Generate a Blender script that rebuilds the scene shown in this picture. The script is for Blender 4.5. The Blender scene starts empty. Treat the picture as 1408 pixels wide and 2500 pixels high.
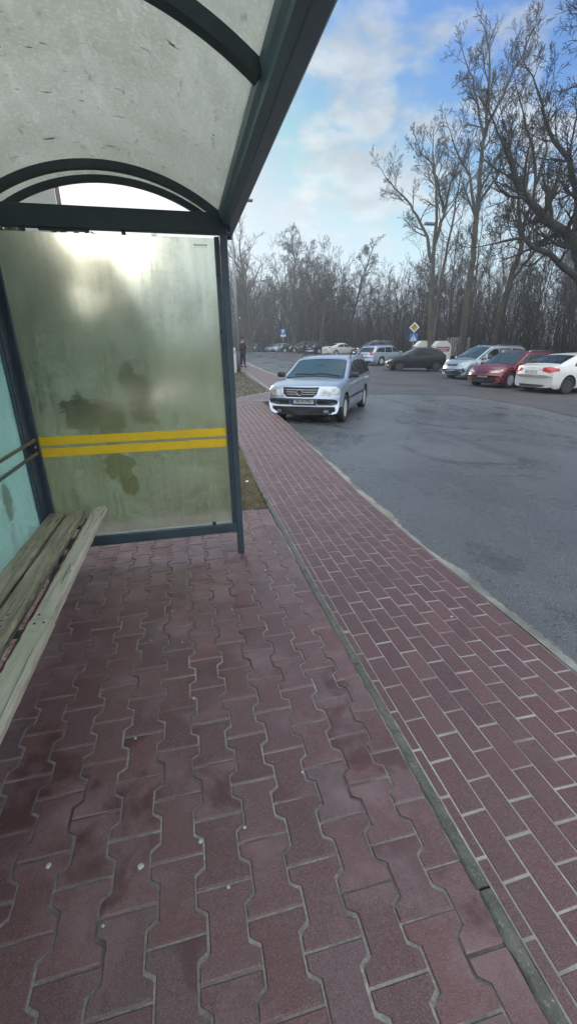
import bpy, bmesh, math, random
import numpy as np
from mathutils import Vector, Matrix
from mathutils.bvhtree import BVHTree

SC = bpy.context.scene
COL = SC.collection
R = math.radians

# ------------------------------------------------------------------ camera
cam_d = bpy.data.cameras.new('camera')
cam_o = bpy.data.objects.new('camera', cam_d)
COL.objects.link(cam_o)
right = Vector((0.9735, -0.2285, -0.0136)); up = Vector((0.0930, 0.3405, 0.9356)); fwd = Vector((0.2091, 0.9121, -0.3527))
M = Matrix.Identity(4)
for i in range(3):
    M[i][0] = right[i]; M[i][1] = up[i]; M[i][2] = -fwd[i]
M = M.to_quaternion().to_matrix().to_4x4()
M.translation = Vector((0, 0, 1.5))
cam_o.matrix_world = M
cam_d.sensor_fit = 'VERTICAL'; cam_d.sensor_height = 36.0
cam_d.lens = 36.0 * 1050 / 2500
cam_d.clip_start = 0.02; cam_d.clip_end = 2000
SC.camera = cam_o

# ------------------------------------------------------------------ world
SUN_EL = 13.0; SUN_AZ = -13.0          # azimuth measured from +Y towards +X
w = bpy.data.worlds.new('World'); SC.world = w; w.use_nodes = True
nt = w.node_tree; N = nt.nodes; LK = nt.links
for n in list(N): N.remove(n)
def WN(t, **k):
    n = N.new(t)
    for a, b in k.items(): setattr(n, a, b)
    return n
wo = WN('ShaderNodeOutputWorld'); bg = WN('ShaderNodeBackground'); bg.inputs['Strength'].default_value = 0.12
LK.new(bg.outputs[0], wo.inputs[0])
sky = WN('ShaderNodeTexSky'); sky.sky_type = 'NISHITA'; sky.sun_disc = False
sky.sun_elevation = R(SUN_EL); sky.sun_rotation = R(SUN_AZ)
sky.air_density = 1.0; sky.dust_density = 1.2; sky.ozone_density = 4.0
tc = WN('ShaderNodeTexCoord')
sdir = Vector((math.sin(R(SUN_AZ))*math.cos(R(SUN_EL)), math.cos(R(SUN_AZ))*math.cos(R(SUN_EL)), math.sin(R(SUN_EL))))
def wmath(op, a, b=None, c=None, clamp=False):
    n = WN('ShaderNodeMath', operation=op); n.use_clamp = clamp
    for i, v in enumerate((a, b, c)):
        if v is None: continue
        if isinstance(v, (int, float)): n.inputs[i].default_value = v
        else: LK.new(v, n.inputs[i])
    return n.outputs[0]
def wdot(vec):
    n = WN('ShaderNodeVectorMath', operation='DOT_PRODUCT')
    LK.new(tc.outputs['Generated'], n.inputs[0]); n.inputs[1].default_value = vec
    return n.outputs['Value']
def wrange(v, a, b, c=0., d=1.):
    n = WN('ShaderNodeMapRange'); n.interpolation_type = 'SMOOTHSTEP'
    LK.new(v, n.inputs[0])
    for i, x in enumerate((a, b, c, d)): n.inputs[i+1].default_value = x
    return n.outputs[0]
# cloud noise over the sky dome, flattened towards the horizon
sep = WN('ShaderNodeSeparateXYZ'); LK.new(tc.outputs['Generated'], sep.inputs[0])
zz = wmath('ADD', wmath('MAXIMUM', sep.outputs[2], 0.0), 0.22)
cx = wmath('DIVIDE', sep.outputs[0], zz); cy = wmath('DIVIDE', sep.outputs[1], zz)
cmb = WN('ShaderNodeCombineXYZ'); LK.new(cx, cmb.inputs[0]); LK.new(cy, cmb.inputs[1])
n1 = WN('ShaderNodeTexNoise'); n1.inputs['Scale'].default_value = 4.2; n1.inputs['Detail'].default_value = 10; n1.inputs['Roughness'].default_value = .6
n1.inputs['Distortion'].default_value = .25
LK.new(cmb.outputs[0], n1.inputs['Vector'])
blob = None
for v, rad, amt in (((0.300, 0.866, 0.400), 10, .27), ((0.275, 0.915, 0.300), 8, .27), ((0.375, 0.887, 0.275), 8, .30),
                    ((0.440, 0.812, 0.374), 8, .22), ((0.2585, 0.849, 0.455), 7, .16), ((0.550, 0.785, 0.29), 13, .24), ((.16, .97, .16), 7, .10),
                    ((-.45, .60, .66), 35, .2), ((-.7, -.5, .5), 40, .2), ((.5, -.7, .5), 30, .15), ((.9, .1, .45), 25, .12)):  # this row: clouds out of view, added for more ambient light
    vv = Vector(v).normalized()
    b = wrange(wdot(vv), math.cos(R(rad)), math.cos(R(rad*.15)), 0., amt)
    blob = b if blob is None else wmath('MAXIMUM', blob, b)
den = wmath('ADD', n1.outputs['Fac'], blob)
mask = wrange(den, .63, .84)
mask = wmath('MULTIPLY', mask, .8); mask0 = mask
glow = wrange(wdot(sdir), .80, .995)
ccol = WN('ShaderNodeMix', data_type='RGBA'); LK.new(glow, ccol.inputs[0])
ccol.inputs[6].default_value = (2.15, 2.3, 2.4, 1); ccol.inputs[7].default_value = (3.3, 3.2, 2.95, 1)
# shaded, greyer bellies
n2 = WN('ShaderNodeTexNoise'); n2.inputs['Scale'].default_value = 7; n2.inputs['Detail'].default_value = 5
LK.new(cmb.outputs[0], n2.inputs['Vector'])
shade = wrange(n2.outputs['Fac'], .35, .65, .78, 1.08)
cs_ = WN('ShaderNodeVectorMath', operation='SCALE'); LK.new(ccol.outputs[2], cs_.inputs[0]); LK.new(shade, cs_.inputs['Scale'])
mx = WN('ShaderNodeMix', data_type='RGBA'); back0 = wmath('MAXIMUM', wrange(wdot((-.25, -.97, .15)), -.45, .35), wrange(sep.outputs[2], .70, .90)); LK.new(wmath('MAXIMUM', mask, wmath('MULTIPLY', back0, .8)), mx.inputs[0])
cap = WN('ShaderNodeMix', data_type='RGBA'); cap.blend_type = 'DARKEN'; cap.inputs[0].default_value = 1.
tint = WN('ShaderNodeMix', data_type='RGBA'); tint.blend_type = 'MULTIPLY'; tint.inputs[0].default_value = 1.; LK.new(sky.outputs[0], tint.inputs[6]); tint.inputs[7].default_value = (.40, .53, .67, 1)
LK.new(tint.outputs[2], cap.inputs[6]); capc = WN('ShaderNodeMix', data_type='RGBA'); LK.new(wrange(wdot(sdir), math.cos(R(24)), math.cos(R(5))), capc.inputs[0])
capc.inputs[6].default_value = (1.8, 2.2, 2.5, 1); capc.inputs[7].default_value = (3.7, 3.5, 3.1, 1); LK.new(capc.outputs[2], cap.inputs[7])
LK.new(cap.outputs[2], mx.inputs[6])
# unseen bright cloud deck overhead and behind the viewer, added to fill the foreground
back = wmath('MAXIMUM', wrange(wdot((-.25, -.97, .15)), -.45, .35), wrange(sep.outputs[2], .70, .90))
lit = WN('ShaderNodeMix', data_type='RGBA'); LK.new(back, lit.inputs[0]); LK.new(cs_.outputs[0], lit.inputs[6]); lit.inputs[7].default_value = (8.4, 8.8, 9.2, 1)
LK.new(lit.outputs[2], mx.inputs[7])
# thin veil that whitens the low sky
veil = wrange(sep.outputs[2], -.02, .40, .85, 0.)
mv = WN('ShaderNodeMix', data_type='RGBA'); LK.new(veil, mv.inputs[0])
LK.new(mx.outputs[2], mv.inputs[6]); mv.inputs[7].default_value = (3.6, 4.1, 4.4, 1)
LK.new(mv.outputs[2], bg.inputs['Color'])

sun_d = bpy.data.lights.new('sun', 'SUN'); sun_d.energy = .75; sun_d.angle = R(18); sun_d.color = (1, .90, .76)
sun_o = bpy.data.objects.new('sun', sun_d); COL.objects.link(sun_o)
sun_o.rotation_euler = (-sdir).to_track_quat('-Z', 'Y').to_euler(); sun_o.location = (0, 0, 30)

SC.view_settings.view_transform = 'Standard'; SC.view_settings.look = 'None'
SC.view_settings.exposure = 1.38; SC.view_settings.gamma = 1.0; SC.view_settings.use_curve_mapping = False
SC.cycles.max_bounces = 10; SC.cycles.transmission_bounces = 8; SC.cycles.transparent_max_bounces = 12

# ------------------------------------------------------------------ helpers
def tag(o, label=None, cat=None, group=None, kind=None):
    if label: o['label'] = label
    if cat: o['category'] = cat
    if group: o['group'] = group
    if kind: o['kind'] = kind
    return o
def empty(name, loc=(0, 0, 0), rz=0., label=None, cat=None, group=None):
    o = bpy.data.objects.new(name, None); COL.objects.link(o); o.location = loc; o.rotation_euler = (0, 0, rz)
    o.empty_display_size = .1
    return tag(o, label, cat, group)
def link_mesh(name, me, parent=None):
    o = bpy.data.objects.new(name, me); COL.objects.link(o)
    if parent: o.parent = parent
    return o
def from_bm(name, bm, mats, parent=None, smooth=False):
    me = bpy.data.meshes.new(name); bm.normal_update(); bm.to_mesh(me); bm.free()
    if not isinstance(mats, (list, tuple)): mats = [mats]
    for m in mats: me.materials.append(m)
    if smooth: me.polygons.foreach_set('use_smooth', [True]*len(me.polygons))
    return link_mesh(name, me, parent)
def from_py(name, v, f, mats, parent=None, smooth=False, mi=None):
    me = bpy.data.meshes.new(name); me.from_pydata([tuple(map(float, a)) for a in v], [], f)
    if not isinstance(mats, (list, tuple)): mats = [mats]
    for m in mats: me.materials.append(m)
    if mi is not None: me.polygons.foreach_set('material_index', mi)
    if smooth: me.polygons.foreach_set('use_smooth', [True]*len(me.polygons))
    me.update()
    return link_mesh(name, me, parent)
def bx(bm, c, s, rot=None, bev=0., mi=0):
    r = bmesh.ops.create_cube(bm, size=1.0)
    vs = r['verts']
    for v in vs: v.co = Vector((v.co.x*s[0], v.co.y*s[1], v.co.z*s[2]))
    if bev > 0:
        es = list({e for v in vs for e in v.link_edges})
        rr = bmesh.ops.bevel(bm, geom=es, offset=bev, segments=2, affect='EDGES', profile=.5)
        vs = list({v for f in rr['faces'] for v in f.verts} | {v for v in vs if v.is_valid})
    m = (rot if rot is not None else Matrix.Identity(3))
    fs = {f for v in vs for f in v.link_faces}
    for v in vs: v.co = m @ v.co + Vector(c)
    for f in fs: f.material_index = mi
def box2(bm, a, b, bev=0., mi=0):
    bx(bm, [(a[i]+b[i])/2 for i in range(3)], [abs(b[i]-a[i]) for i in range(3)], None, bev, mi)
def tube_pts(bm, pts, rad, n=8, cap=True, mi=0):
    pts = [Vector(p) for p in pts]
    if not isinstance(rad, (list, tuple)): rad = [rad]*len(pts)
    rings = []; ref = None
    for i, p in enumerate(pts):
        d = (pts[min(i+1, len(pts)-1)]-pts[max(i-1, 0)]).normalized()
        if ref is None: ref = Vector((0, 0, 1)) if abs(d.z) < .9 else Vector((1, 0, 0))
        u = d.cross(ref)
        if u.length < 1e-4: u = d.cross(Vector((0, 1, 0)))
        u.normalize(); v = d.cross(u); ref = -v if False else ref
        rings.append([bm.verts.new(p+(u*math.cos(2*math.pi*k/n)+v*math.sin(2*math.pi*k/n))*rad[i]) for k in range(n)])
    for a, b in zip(rings, rings[1:]):
        for k in range(n):
            f = bm.faces.new((a[k], a[(k+1) % n], b[(k+1) % n], b[k])); f.material_index = mi; f.smooth = True
    if cap:
        bm.faces.new(rings[0][::-1]).material_index = mi; bm.faces.new(rings[-1]).material_index = mi
def lathe(bm, prof, axis='y', n=24, c=(0, 0, 0), mi=0, smooth=True):
    rings = []
    for r, h in prof:
        ring = []
        for k in range(n):
            a = 2*math.pi*k/n
            if axis == 'y': p = (r*math.cos(a), h, r*math.sin(a))
            elif axis == 'z': p = (r*math.cos(a), r*math.sin(a), h)
            else: p = (h, r*math.cos(a), r*math.sin(a))
            ring.append(bm.verts.new(Vector(p)+Vector(c)))
        rings.append(ring)
    for a, b in zip(rings, rings[1:]):
        for k in range(n):
            f = bm.faces.new((a[k], a[(k+1) % n], b[(k+1) % n], b[k])); f.material_index = mi; f.smooth = smooth
    for rg in (rings[0], rings[-1]):
        if (rg[0].co-rg[n//2].co).length > 1e-4:
            try: bm.faces.new(rg).material_index = mi
            except ValueError: pass
def text_mesh(name, s, size, mat, parent, mtx, depth=.001, bold=0.):
    cu = bpy.data.curves.new(name, 'FONT'); cu.body = s; cu.size = size; cu.extrude = depth; cu.align_x = 'CENTER'; cu.align_y = 'CENTER'
    cu.offset = bold
    to = bpy.data.objects.new(name, cu); COL.objects.link(to)
    bpy.context.view_layer.update()
    me = bpy.data.meshes.new_from_object(to.evaluated_get(bpy.context.evaluated_depsgraph_get()))
    bpy.data.objects.remove(to)
    me.materials.clear(); me.materials.append(mat)
    me.transform(mtx)
    return link_mesh(name, me, parent)

# ------------------------------------------------------------------ materials
class Mt:
    def __init__(s, name):
        s.m = bpy.data.materials.new(name); s.m.use_nodes = True; s.t = s.m.node_tree
        s.b = s.t.nodes['Principled BSDF']; s.o = s.t.nodes['Material Output']
        s._tc = None
    def n(s, t, **k):
        x = s.t.nodes.new(t)
        for a, b in k.items(): setattr(x, a, b)
        return x
    def set(s, inp, v):
        if inp is None: return
        if hasattr(v, 'is_linked') or isinstance(v, bpy.types.NodeSocket): s.t.links.new(v, inp)
        else:
            if isinstance(v, (tuple, list)) and len(v) == 3 and inp.type == 'RGBA': v = (*v, 1)
            inp.default_value = v
    def p(s, **k):
        for a, v in k.items(): s.set(s.b.inputs[a.replace('_', ' ')], v)
        return s
    def obj(s, which='Object'):
        if s._tc is None: s._tc = s.n('ShaderNodeTexCoord')
        return s._tc.outputs[which]
    def noise(s, scale, detail=4, rough=.55, vec=None, dist=0., stretch=None, out='Fac'):
        x = s.n('ShaderNodeTexNoise'); x.inputs['Scale'].default_value = scale; x.inputs['Detail'].default_value = detail
        x.inputs['Roughness'].default_value = rough; x.inputs['Distortion'].default_value = dist
        v = vec if vec is not None else s.obj()
        if stretch:
            mp = s.n('ShaderNodeMapping'); mp.inputs['Scale'].default_value = stretch; s.t.links.new(v, mp.inputs[0]); v = mp.outputs[0]
        s.t.links.new(v, x.inputs['Vector'])
        return x.outputs[out]
    def voro(s, scale, feature='F1', vec=None, out='Distance', rnd=1.):
        x = s.n('ShaderNodeTexVoronoi'); x.feature = feature; x.inputs['Scale'].default_value = scale; x.inputs['Randomness'].default_value = rnd
        s.t.links.new(vec if vec is not None else s.obj(), x.inputs['Vector'])
        return x.outputs[out]
    def rng(s, v, a, b, c=0., d=1., smooth=False):
        x = s.n('ShaderNodeMapRange'); 
        if smooth: x.interpolation_type = 'SMOOTHSTEP'
        s.t.links.new(v, x.inputs[0])
        for i, q in enumerate((a, b, c, d)): x.inputs[i+1].default_value = q
        return x.outputs[0]
    def mix(s, f, a, b, blend='MIX'):
        x = s.n('ShaderNodeMix', data_type='RGBA'); x.blend_type = blend
        s.set(x.inputs[0], f); s.set(x.inputs[6], a); s.set(x.inputs[7], b)
        return x.outputs[2]
    def math(s, op, a, b=None, clamp=False):
        x = s.n('ShaderNodeMath', operation=op); x.use_clamp = clamp
        s.set(x.inputs[0], a)
        if b is not None: s.set(x.inputs[1], b)
        return x.outputs[0]
    def bump(s, h, strength=.3, dist=.01):
        x = s.n('ShaderNodeBump'); x.inputs['Strength'].default_value = strength; x.inputs['Distance'].default_value = dist
        s.t.links.new(h, x.inputs['Height']); s.t.links.new(x.outputs[0], s.b.inputs['Normal']); return s
    def island(s):
        g = s.n('ShaderNodeNewGeometry'); return g.outputs['Random Per Island']
def simple(name, col, rough=.6, metal=0., nz=.0, nscale=8., bump=0., spec=.5, coat=0.):
    m = Mt(name); c = col
    if nz > 0:
        c = m.mix(m.rng(m.noise(nscale, 5), .3, .7), tuple(x*(1-nz) for x in col), tuple(min(1, x*(1+nz)) for x in col))
    m.p(Base_Color=c, Roughness=rough, Metallic=metal, Specular_IOR_Level=spec)
    if coat: m.p(Coat_Weight=coat, Coat_Roughness=.05)
    if bump: m.bump(m.noise(nscale*4, 6), bump, .01)
    return m.m

# painted steel frame of the shelter
_m = Mt('frame_paint')
_m.p(Base_Color=_m.mix(_m.rng(_m.noise(5, 6), .35, .7), (.028, .045, .060), (.044, .066, .086)),
     Roughness=_m.rng(_m.noise(14, 5), .3, .7, .30, .55), Specular_IOR_Level=.5)
_m.bump(_m.noise(60, 3), .08, .002); MFRAME = _m.m
MEAVE = simple('eave_flare_tone', (.125, .180, .220), .38, 0, .15, 5, .05)  # frame blue-grey with the lens flare's brightening put into the colour
MRIB = simple('rib_paint', (.034, .052, .068), .45, 0, .25, 9, .1)
MYEL = simple('yellow_tape', (.74, .47, .01), .42, 0, .05, 6)
MRAIL = simple('steel_rail', (.16, .19, .20), .35, .8, .15, 12)
MBLACK = simple('black_rubber', (.012, .012, .013), .75)
MDARKPL = simple('dark_plastic', (.018, .020, .023), .45)
MCHROME = simple('chrome', (.65, .67, .68), .18, 1.)
MWHITE = simple('white_plate', (.62, .62, .60), .45, 0, .08, 30)
MGREYL = simple('grey_mark', (.20, .22, .20), .6)

# rough frosted glass: blurs whatever really lies behind; condensation is a thin scattering film
def fog_glass(name, tint, fogc, fog_lo, fog_hi, patches, rough, axes=(0, 2), streak=1.):
    m = Mt(name); t = m.t
    sepx = m.n('ShaderNodeSeparateXYZ'); t.links.new(m.obj(), sepx.inputs[0])
    A = sepx.outputs[axes[0]]; B = sepx.outputs[axes[1]]
    warp = m.noise(11, 8, .75)
    fine = m.noise(46, 6, .7)
    d0 = None
    for (a, b, ra, rb) in patches:
        da = m.math('DIVIDE', m.math('SUBTRACT', A, a), ra); db = m.math('DIVIDE', m.math('SUBTRACT', B, b), rb)
        r = m.math('SQRT', m.math('ADD', m.math('MULTIPLY', da, da), m.math('MULTIPLY', db, db)))
        r = m.math('ADD', r, m.math('MULTIPLY', m.math('SUBTRACT', warp, .5), 3.2))
        r = m.math('ADD', r, m.math('MULTIPLY', m.math('SUBTRACT', fine, .5), .9))
        d0 = r if d0 is None else m.math('MINIMUM', d0, r)
    clear = m.rng(d0, .94, 1.05)      # 0 inside the wiped patches
    streaks = m.noise(30, 6, .65, stretch=(1, 1, .07))
    grain = m.noise(75, 6, .75)
    big = m.noise(2.6, 5, .65, dist=.5)
    f = m.math('MULTIPLY', m.rng(streaks, .38, .64, .55, 1.15), m.rng(grain, .36, .62, .60, 1.25))
    f = m.math('MULTIPLY', f, m.rng(big, .35, .65, .55, 1.25))
    f = m.math('MULTIPLY', f, m.math('ADD', m.math('MULTIPLY', clear, .86), .14))
    # the film is thickest at waist height, thinner towards top and bottom
    f = m.math('MULTIPLY', f, m.math('ADD', m.rng(B, .35, 1.05, .0, fog_hi-fog_lo, True), m.rng(B, 1.25, 1.9, fog_lo, fog_lo*.6-(fog_hi-fog_lo)*.5, True)))
    f = m.math('MULTIPLY', f, m.rng(m.noise(34, 7, .8, dist=.6), .42, .60, .55, 1.22))
    drips = m.rng(m.noise(60, 2, .5, stretch=(1, 1, .02)), .70, .74, 0, .5)
    f = m.math('MULTIPLY', f, m.math('SUBTRACT', 1.0, drips))
    spots = m.rng(m.voro(17), .035, .055, .8, 0.)
    spots = m.math('MULTIPLY', spots, m.rng(m.noise(2.5, 2), .45, .62))
    f = m.math('MAXIMUM', m.math('MAXIMUM', f, spots), 0.0)
    gl = m.n('ShaderNodeBsdfGlass'); gl.inputs['IOR'].default_value = 1.18; gl.inputs['Roughness'].default_value = rough
    gl.inputs['Color'].default_value = (*tint, 1)
    tr = m.n('ShaderNodeBsdfTranslucent'); tr.inputs[0].default_value = (*fogc, 1)
    df = m.n('ShaderNodeBsdfDiffuse'); df.inputs[0].default_value = (*[c*.8 for c in fogc], 1)
    m1 = m.n('ShaderNodeMixShader'); m1.inputs[0].default_value = .5; t.links.new(tr.outputs[0], m1.inputs[1]); t.links.new(df.outputs[0], m1.inputs[2])
    m2 = m.n('ShaderNodeMixShader'); t.links.new(f, m2.inputs[0]); t.links.new(gl.outputs[0], m2.inputs[1]); t.links.new(m1.outputs[0], m2.inputs[2])
    t.links.new(m2.outputs[0], m.o.inputs[0])
    return m.m
MGLASS = fog_glass('frosted_glass', (.93, .96, .91), (.64, .72, .52), .38, .60,
                   [(-.66, 1.12, .15, .11), (-.52, 1.07, .13, .17), (-.28, 1.19, .11, .14), (-.35, 1.36, .05, .09), (-.50, .76, .12, .09), (-.45, .63, .07, .08)], .30)
MGLASSB = fog_glass('frosted_back_glass', (.86, .96, .93), (.60, .90, .84), .62, .80,
                    [(2.55, .75, .06, .12), (1.4, 1.3, .3, .2)], .36, (1, 2))
# milky roof sheet
m = Mt('roof_sheet'); t = m.t
strk = m.noise(16, 6, .7, stretch=(1, .22, 1)); grain = m.noise(70, 5, .7)
base = m.mix(m.rng(m.noise(3, 5), .3, .7), (.62, .63, .56), (.72, .73, .66))
base = m.mix(m.rng(grain, .50, .66, 0, .55), base, (.92, .92, .86))
base = m.mix(m.rng(strk, .54, .66, 0, .45), base, (.86, .86, .80))
dk = m.math('MULTIPLY', m.rng(m.noise(9, 3, .5, stretch=(1., 4.2, 1.)), .70, .73, 0, .85), 1.0)
base = m.mix(m.rng(m.noise(30, 4, .6, stretch=(1, .3, 1)), .62, .70, 0, .4), base, (.30, .31, .26)); base = m.mix(dk, base, (.07, .08, .06))
spk = m.rng(m.voro(9), .035, .06, .9, 0); spk = m.math('MULTIPLY', spk, m.rng(m.noise(4, 1), .56, .6))
base = m.mix(spk, base, (.05, .05, .05))
tr = m.n('ShaderNodeBsdfTranslucent'); t.links.new(base, tr.inputs[0])
df = m.n('ShaderNodeBsdfDiffuse'); t.links.new(m.mix(.5, base, (.5, .5, .5), 'MULTIPLY'), df.inputs[0])
mm = m.n('ShaderNodeMixShader'); mm.inputs[0].default_value = .28; t.links.new(tr.outputs[0], mm.inputs[1]); t.links.new(df.outputs[0], mm.inputs[2])
t.links.new(mm.outputs[0], m.o.inputs[0]); MROOF = m.m

# weathered wood
def wood(name, a, b, green):
    m = Mt(name)
    g = m.noise(34, 6, .7, stretch=(1, .07, 1), dist=.6); big = m.noise(5, 4, .6, stretch=(1, .5, 1))
    c = m.mix(m.rng(g, .33, .66), a, b); c = m.mix(m.rng(big, .42, .7, 0, .8), c, green)
    cr = m.rng(m.noise(55, 3, .6, stretch=(1, .03, 1), dist=1.0), .60, .68, 0, .85)
    c = m.mix(cr, c, (.05, .045, .03))
    c = m.mix(m.rng(m.noise(90, 3), .66, .75, 0, .5), c, (.45, .44, .38))
    m.p(Base_Color=c, Roughness=.85); m.bump(m.math('ADD', g, m.math('MULTIPLY', cr, -.8)), .6, .006)
    return m.m
MWOOD1 = wood('pale_wood', (.27, .24, .175), (.56, .51, .41), (.34, .32, .24))
MWOOD2 = wood('mossy_wood', (.13, .108, .070), (.38, .33, .235), (.16, .150, .095))
MRUST = simple('rusty_steel', (.11, .045, .025), .8, 0, .4, 12, .3)

# paving
def paver(name, stops, wet=True, spec=.5):
    m = Mt(name)
    isl = m.island()
    cr = m.n('ShaderNodeValToRGB'); cr.color_ramp.interpolation = 'LINEAR'
    el = cr.color_ramp.elements
    while len(el) > 1: el.remove(el[0])
    for i, (pos, col) in enumerate(stops):
        e = el[0] if i == 0 else el.new(pos)
        e.position = pos; e.color = (*col, 1)
    m.t.links.new(isl, cr.inputs[0]); c = cr.outputs[0]
    c = m.mix(m.rng(m.noise(6, 5, .6), .35, .7, 0, .55), c, (.118, .070, .072), 'MIX')
    g = m.noise(260, 4, .75)
    c = m.mix(m.rng(g, .36, .60, .0, .60), c, m.mix(.6, c, (.035, .016, .018))); c = m.mix(m.rng(m.noise(75, 5, .7), .50, .68, 0, .45), c, (.17, .115, .118))
    c = m.mix(m.rng(m.voro(120), .07, .15, .40, 0), c, (.30, .23, .22)); c = m.mix(m.rng(m.noise(330, 3, .85), .50, .62, 0, .75), c, (.21, .15, .15)); c = m.mix(m.rng(m.noise(290, 3, .85), .36, .46, .8, 0), c, (.028, .014, .014))
    c = m.mix(m.rng(m.noise(420, 2, .6), .66, .74, 0, .5), c, (.30, .24, .23))
    rough = m.rng(m.noise(9, 4), .3, .7, .30, .58)
    if wet:
        wn = m.noise(2.6, 5, .62, dist=.4)
        wm = m.math('MULTIPLY', m.rng(wn, .52, .58), m.rng(isl, .25, .60))
        c = m.mix(m.math('MULTIPLY', wm, .62), c, (.050, .013, .012))
        lt = m.rng(m.noise(3.1, 5, .65), .50, .68, 0, .6); c = m.mix(lt, c, (.225, .145, .152)); c = m.mix(m.rng(m.noise(13, 5, .7), .58, .72, 0, .4), c, (.05, .026, .026))
    m.p(Base_Color=c, Roughness=rough, Specular_IOR_Level=spec)
    m.bump(m.math('ADD', g, m.math('MULTIPLY', m.noise(30, 4), .8)), .35, .003)
    return m.m
MBONE = paver('bone_paver', [(0, (.090, .034, .034)), (.2, (.152, .070, .068)), (.4, (.124, .045, .040)), (.55, (.112, .070, .075)), (.75, (.172, .094, .094)), (.88, (.142, .060, .058)), (1, (.162, .052, .042))])
MBRICK = paver('red_brick_paver', [(0, (.066, .030, .030)), (.3, (.112, .044, .040)), (.7, (.094, .043, .042)), (1, (.142, .062, .055))], wet=False, spec=.4)
MPAVEFAR = paver('far_paver', [(0, (.15, .095, .100)), (1, (.18, .12, .125))], wet=False)
def sand(name, a, b, dark):
    m = Mt(name)
    c = m.mix(m.rng(m.noise(90, 5, .7), .3, .7), a, b); c = m.mix(m.rng(m.noise(3.1, 4), .40, .66, 0, .95), c, dark)
    m.p(Base_Color=c, Roughness=.95, Specular_IOR_Level=.15); m.bump(m.noise(240, 4, .7), .6, .004)
    return m.m
MJOINT1 = sand('joint_sand_dark', (.19, .175, .165), (.40, .38, .35), (.07, .055, .052))
MJOINT2 = sand('joint_sand_pale', (.26, .25, .235), (.44, .43, .41), (.20, .18, .17))
m = Mt('old_concrete')
c = m.mix(m.rng(m.noise(24, 6, .7), .3, .7), (.066, .064, .056), (.150, .146, .130)); c = m.mix(m.rng(m.noise(5, 4), .45, .7, 0, .6), c, (.050, .054, .040))
c = m.mix(m.rng(m.noise(140, 3, .7), .58, .7, 0, .7), c, (.30, .31, .27))
m.p(Base_Color=c, Roughness=.9); m.bump(m.noise(70, 5, .7), .6, .006); MCONC = m.m
# asphalt
def asphalt(name, a, b, speck, r0, r1, streak=True):
    m = Mt(name)
    big = m.noise(.35, 5, .6, dist=.5); med = m.noise(3, 5, .65)
    c = m.mix(m.rng(big, .3, .7), a, b); c = m.mix(m.rng(med, .4, .7, 0, .35), c, tuple(x*.75 for x in a))
    g = m.noise(120, 4, .8)
    c = m.mix(m.rng(g, .52, .64, 0, .85), c, speck); c = m.mix(m.rng(g, .34, .47, .9, 0), c, tuple(x*.22 for x in a))
    wet = m.rng(m.noise(.55, 7, .68, dist=1.2, stretch=(1., .55, 1.)), .52, .60); c = m.mix(m.math('MULTIPLY', wet, .42), c, tuple(x*.42 for x in a))
    if streak:
        s = m.noise(1.2, 5, .6, stretch=(1.0, .14, 1), dist=.8); c = m.mix(m.rng(s, .55, .7, 0, .4), c, tuple(x*.6 for x in a))
        cr = m.rng(m.noise(.6, 8, .62, dist=1.5), .495, .505); cr = m.math('MULTIPLY', m.math('MULTIPLY', cr, m.math('SUBTRACT', 1.0, cr)), 1.2)
        c = m.mix(cr, c, (.02, .02, .02))
    m.p(Base_Color=c, Roughness=m.math('SUBTRACT', m.rng(big, .35, .65, r0, r1), m.math('MULTIPLY', wet, .10)), Specular_IOR_Level=.5)
    m.bump(m.math('ADD', g, m.math('MULTIPLY', m.noise(60, 3), .5)), .55, .006)
    return m.m
MROAD = asphalt('road_asphalt', (.058, .064, .070), (.108, .114, .119), (.27, .28, .285), .24, .42)
MLOT = asphalt('lot_asphalt', (.048, .046, .050), (.075, .071, .072), (.13, .125, .125), .55, .8)
# grass / soil
m = Mt('winter_grass')
c = m.mix(m.rng(m.noise(1.6, 6, .65), .35, .65), (.075, .085, .030), (.135, .125, .055)); c = m.mix(m.rng(m.noise(26, 5, .7), .4, .68), c, (.060, .068, .026))
c = m.mix(m.rng(m.noise(9, 5, .7), .58, .70, 0, .8), c, (.15, .12, .07))
m.p(Base_Color=c, Roughness=.95, Specular_IOR_Level=.1); m.bump(m.noise(60, 5, .8), 1., .03); MGRASS = m.m
m = Mt('bare_soil')
c = m.mix(m.rng(m.noise(14, 6, .7), .35, .65), (.050, .042, .028), (.16, .14, .10)); c = m.mix(m.rng(m.noise(80, 4, .7), .5, .66), c, (.26, .24, .18))
m.p(Base_Color=c, Roughness=.95, Specular_IOR_Level=.1); m.bump(m.noise(50, 5, .8), 1., .03); MSOIL = m.m
m = Mt('leaf_litter')
c = m.mix(m.rng(m.noise(1.2, 6, .65), .35, .65), (.075, .050, .034), (.125, .085, .058)); c = m.mix(m.rng(m.noise(20, 5, .7), .4, .68), c, (.045, .038, .026))
m.p(Base_Color=c, Roughness=.95, Specular_IOR_Level=.1); m.bump(m.noise(8, 5, .8), 1., .1); MLITTER = m.m
MBLADE = simple('dry_grass_blade', (.20, .18, .09), .9, 0, .45, 3)
MBLADEG = simple('green_grass_blade', (.10, .115, .04), .9, 0, .4, 3)
def bark(name, a, b):
    m = Mt(name); c = m.mix(m.rng(m.noise(6, 6, .7, stretch=(1, 1, .25)), .3, .7), a, b)
    c = m.mix(m.rng(m.noise(1.1, 3), .5, .7, 0, .5), c, (.075, .085, .045))
    m.p(Base_Color=c, Roughness=.92, Specular_IOR_Level=.15); m.bump(m.noise(18, 5, .7, stretch=(1, 1, .3)), .8, .03); return m.m
MBARK = bark('grey_bark', (.058, .052, .042), (.125, .115, .096))
MBARK2 = bark('dark_bark', (.030, .027, .021), (.070, .064, .052))
MTWIG = simple('twig', (.060, .046, .036), .9, 0, .25, 1.5, 0, .15)
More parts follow.
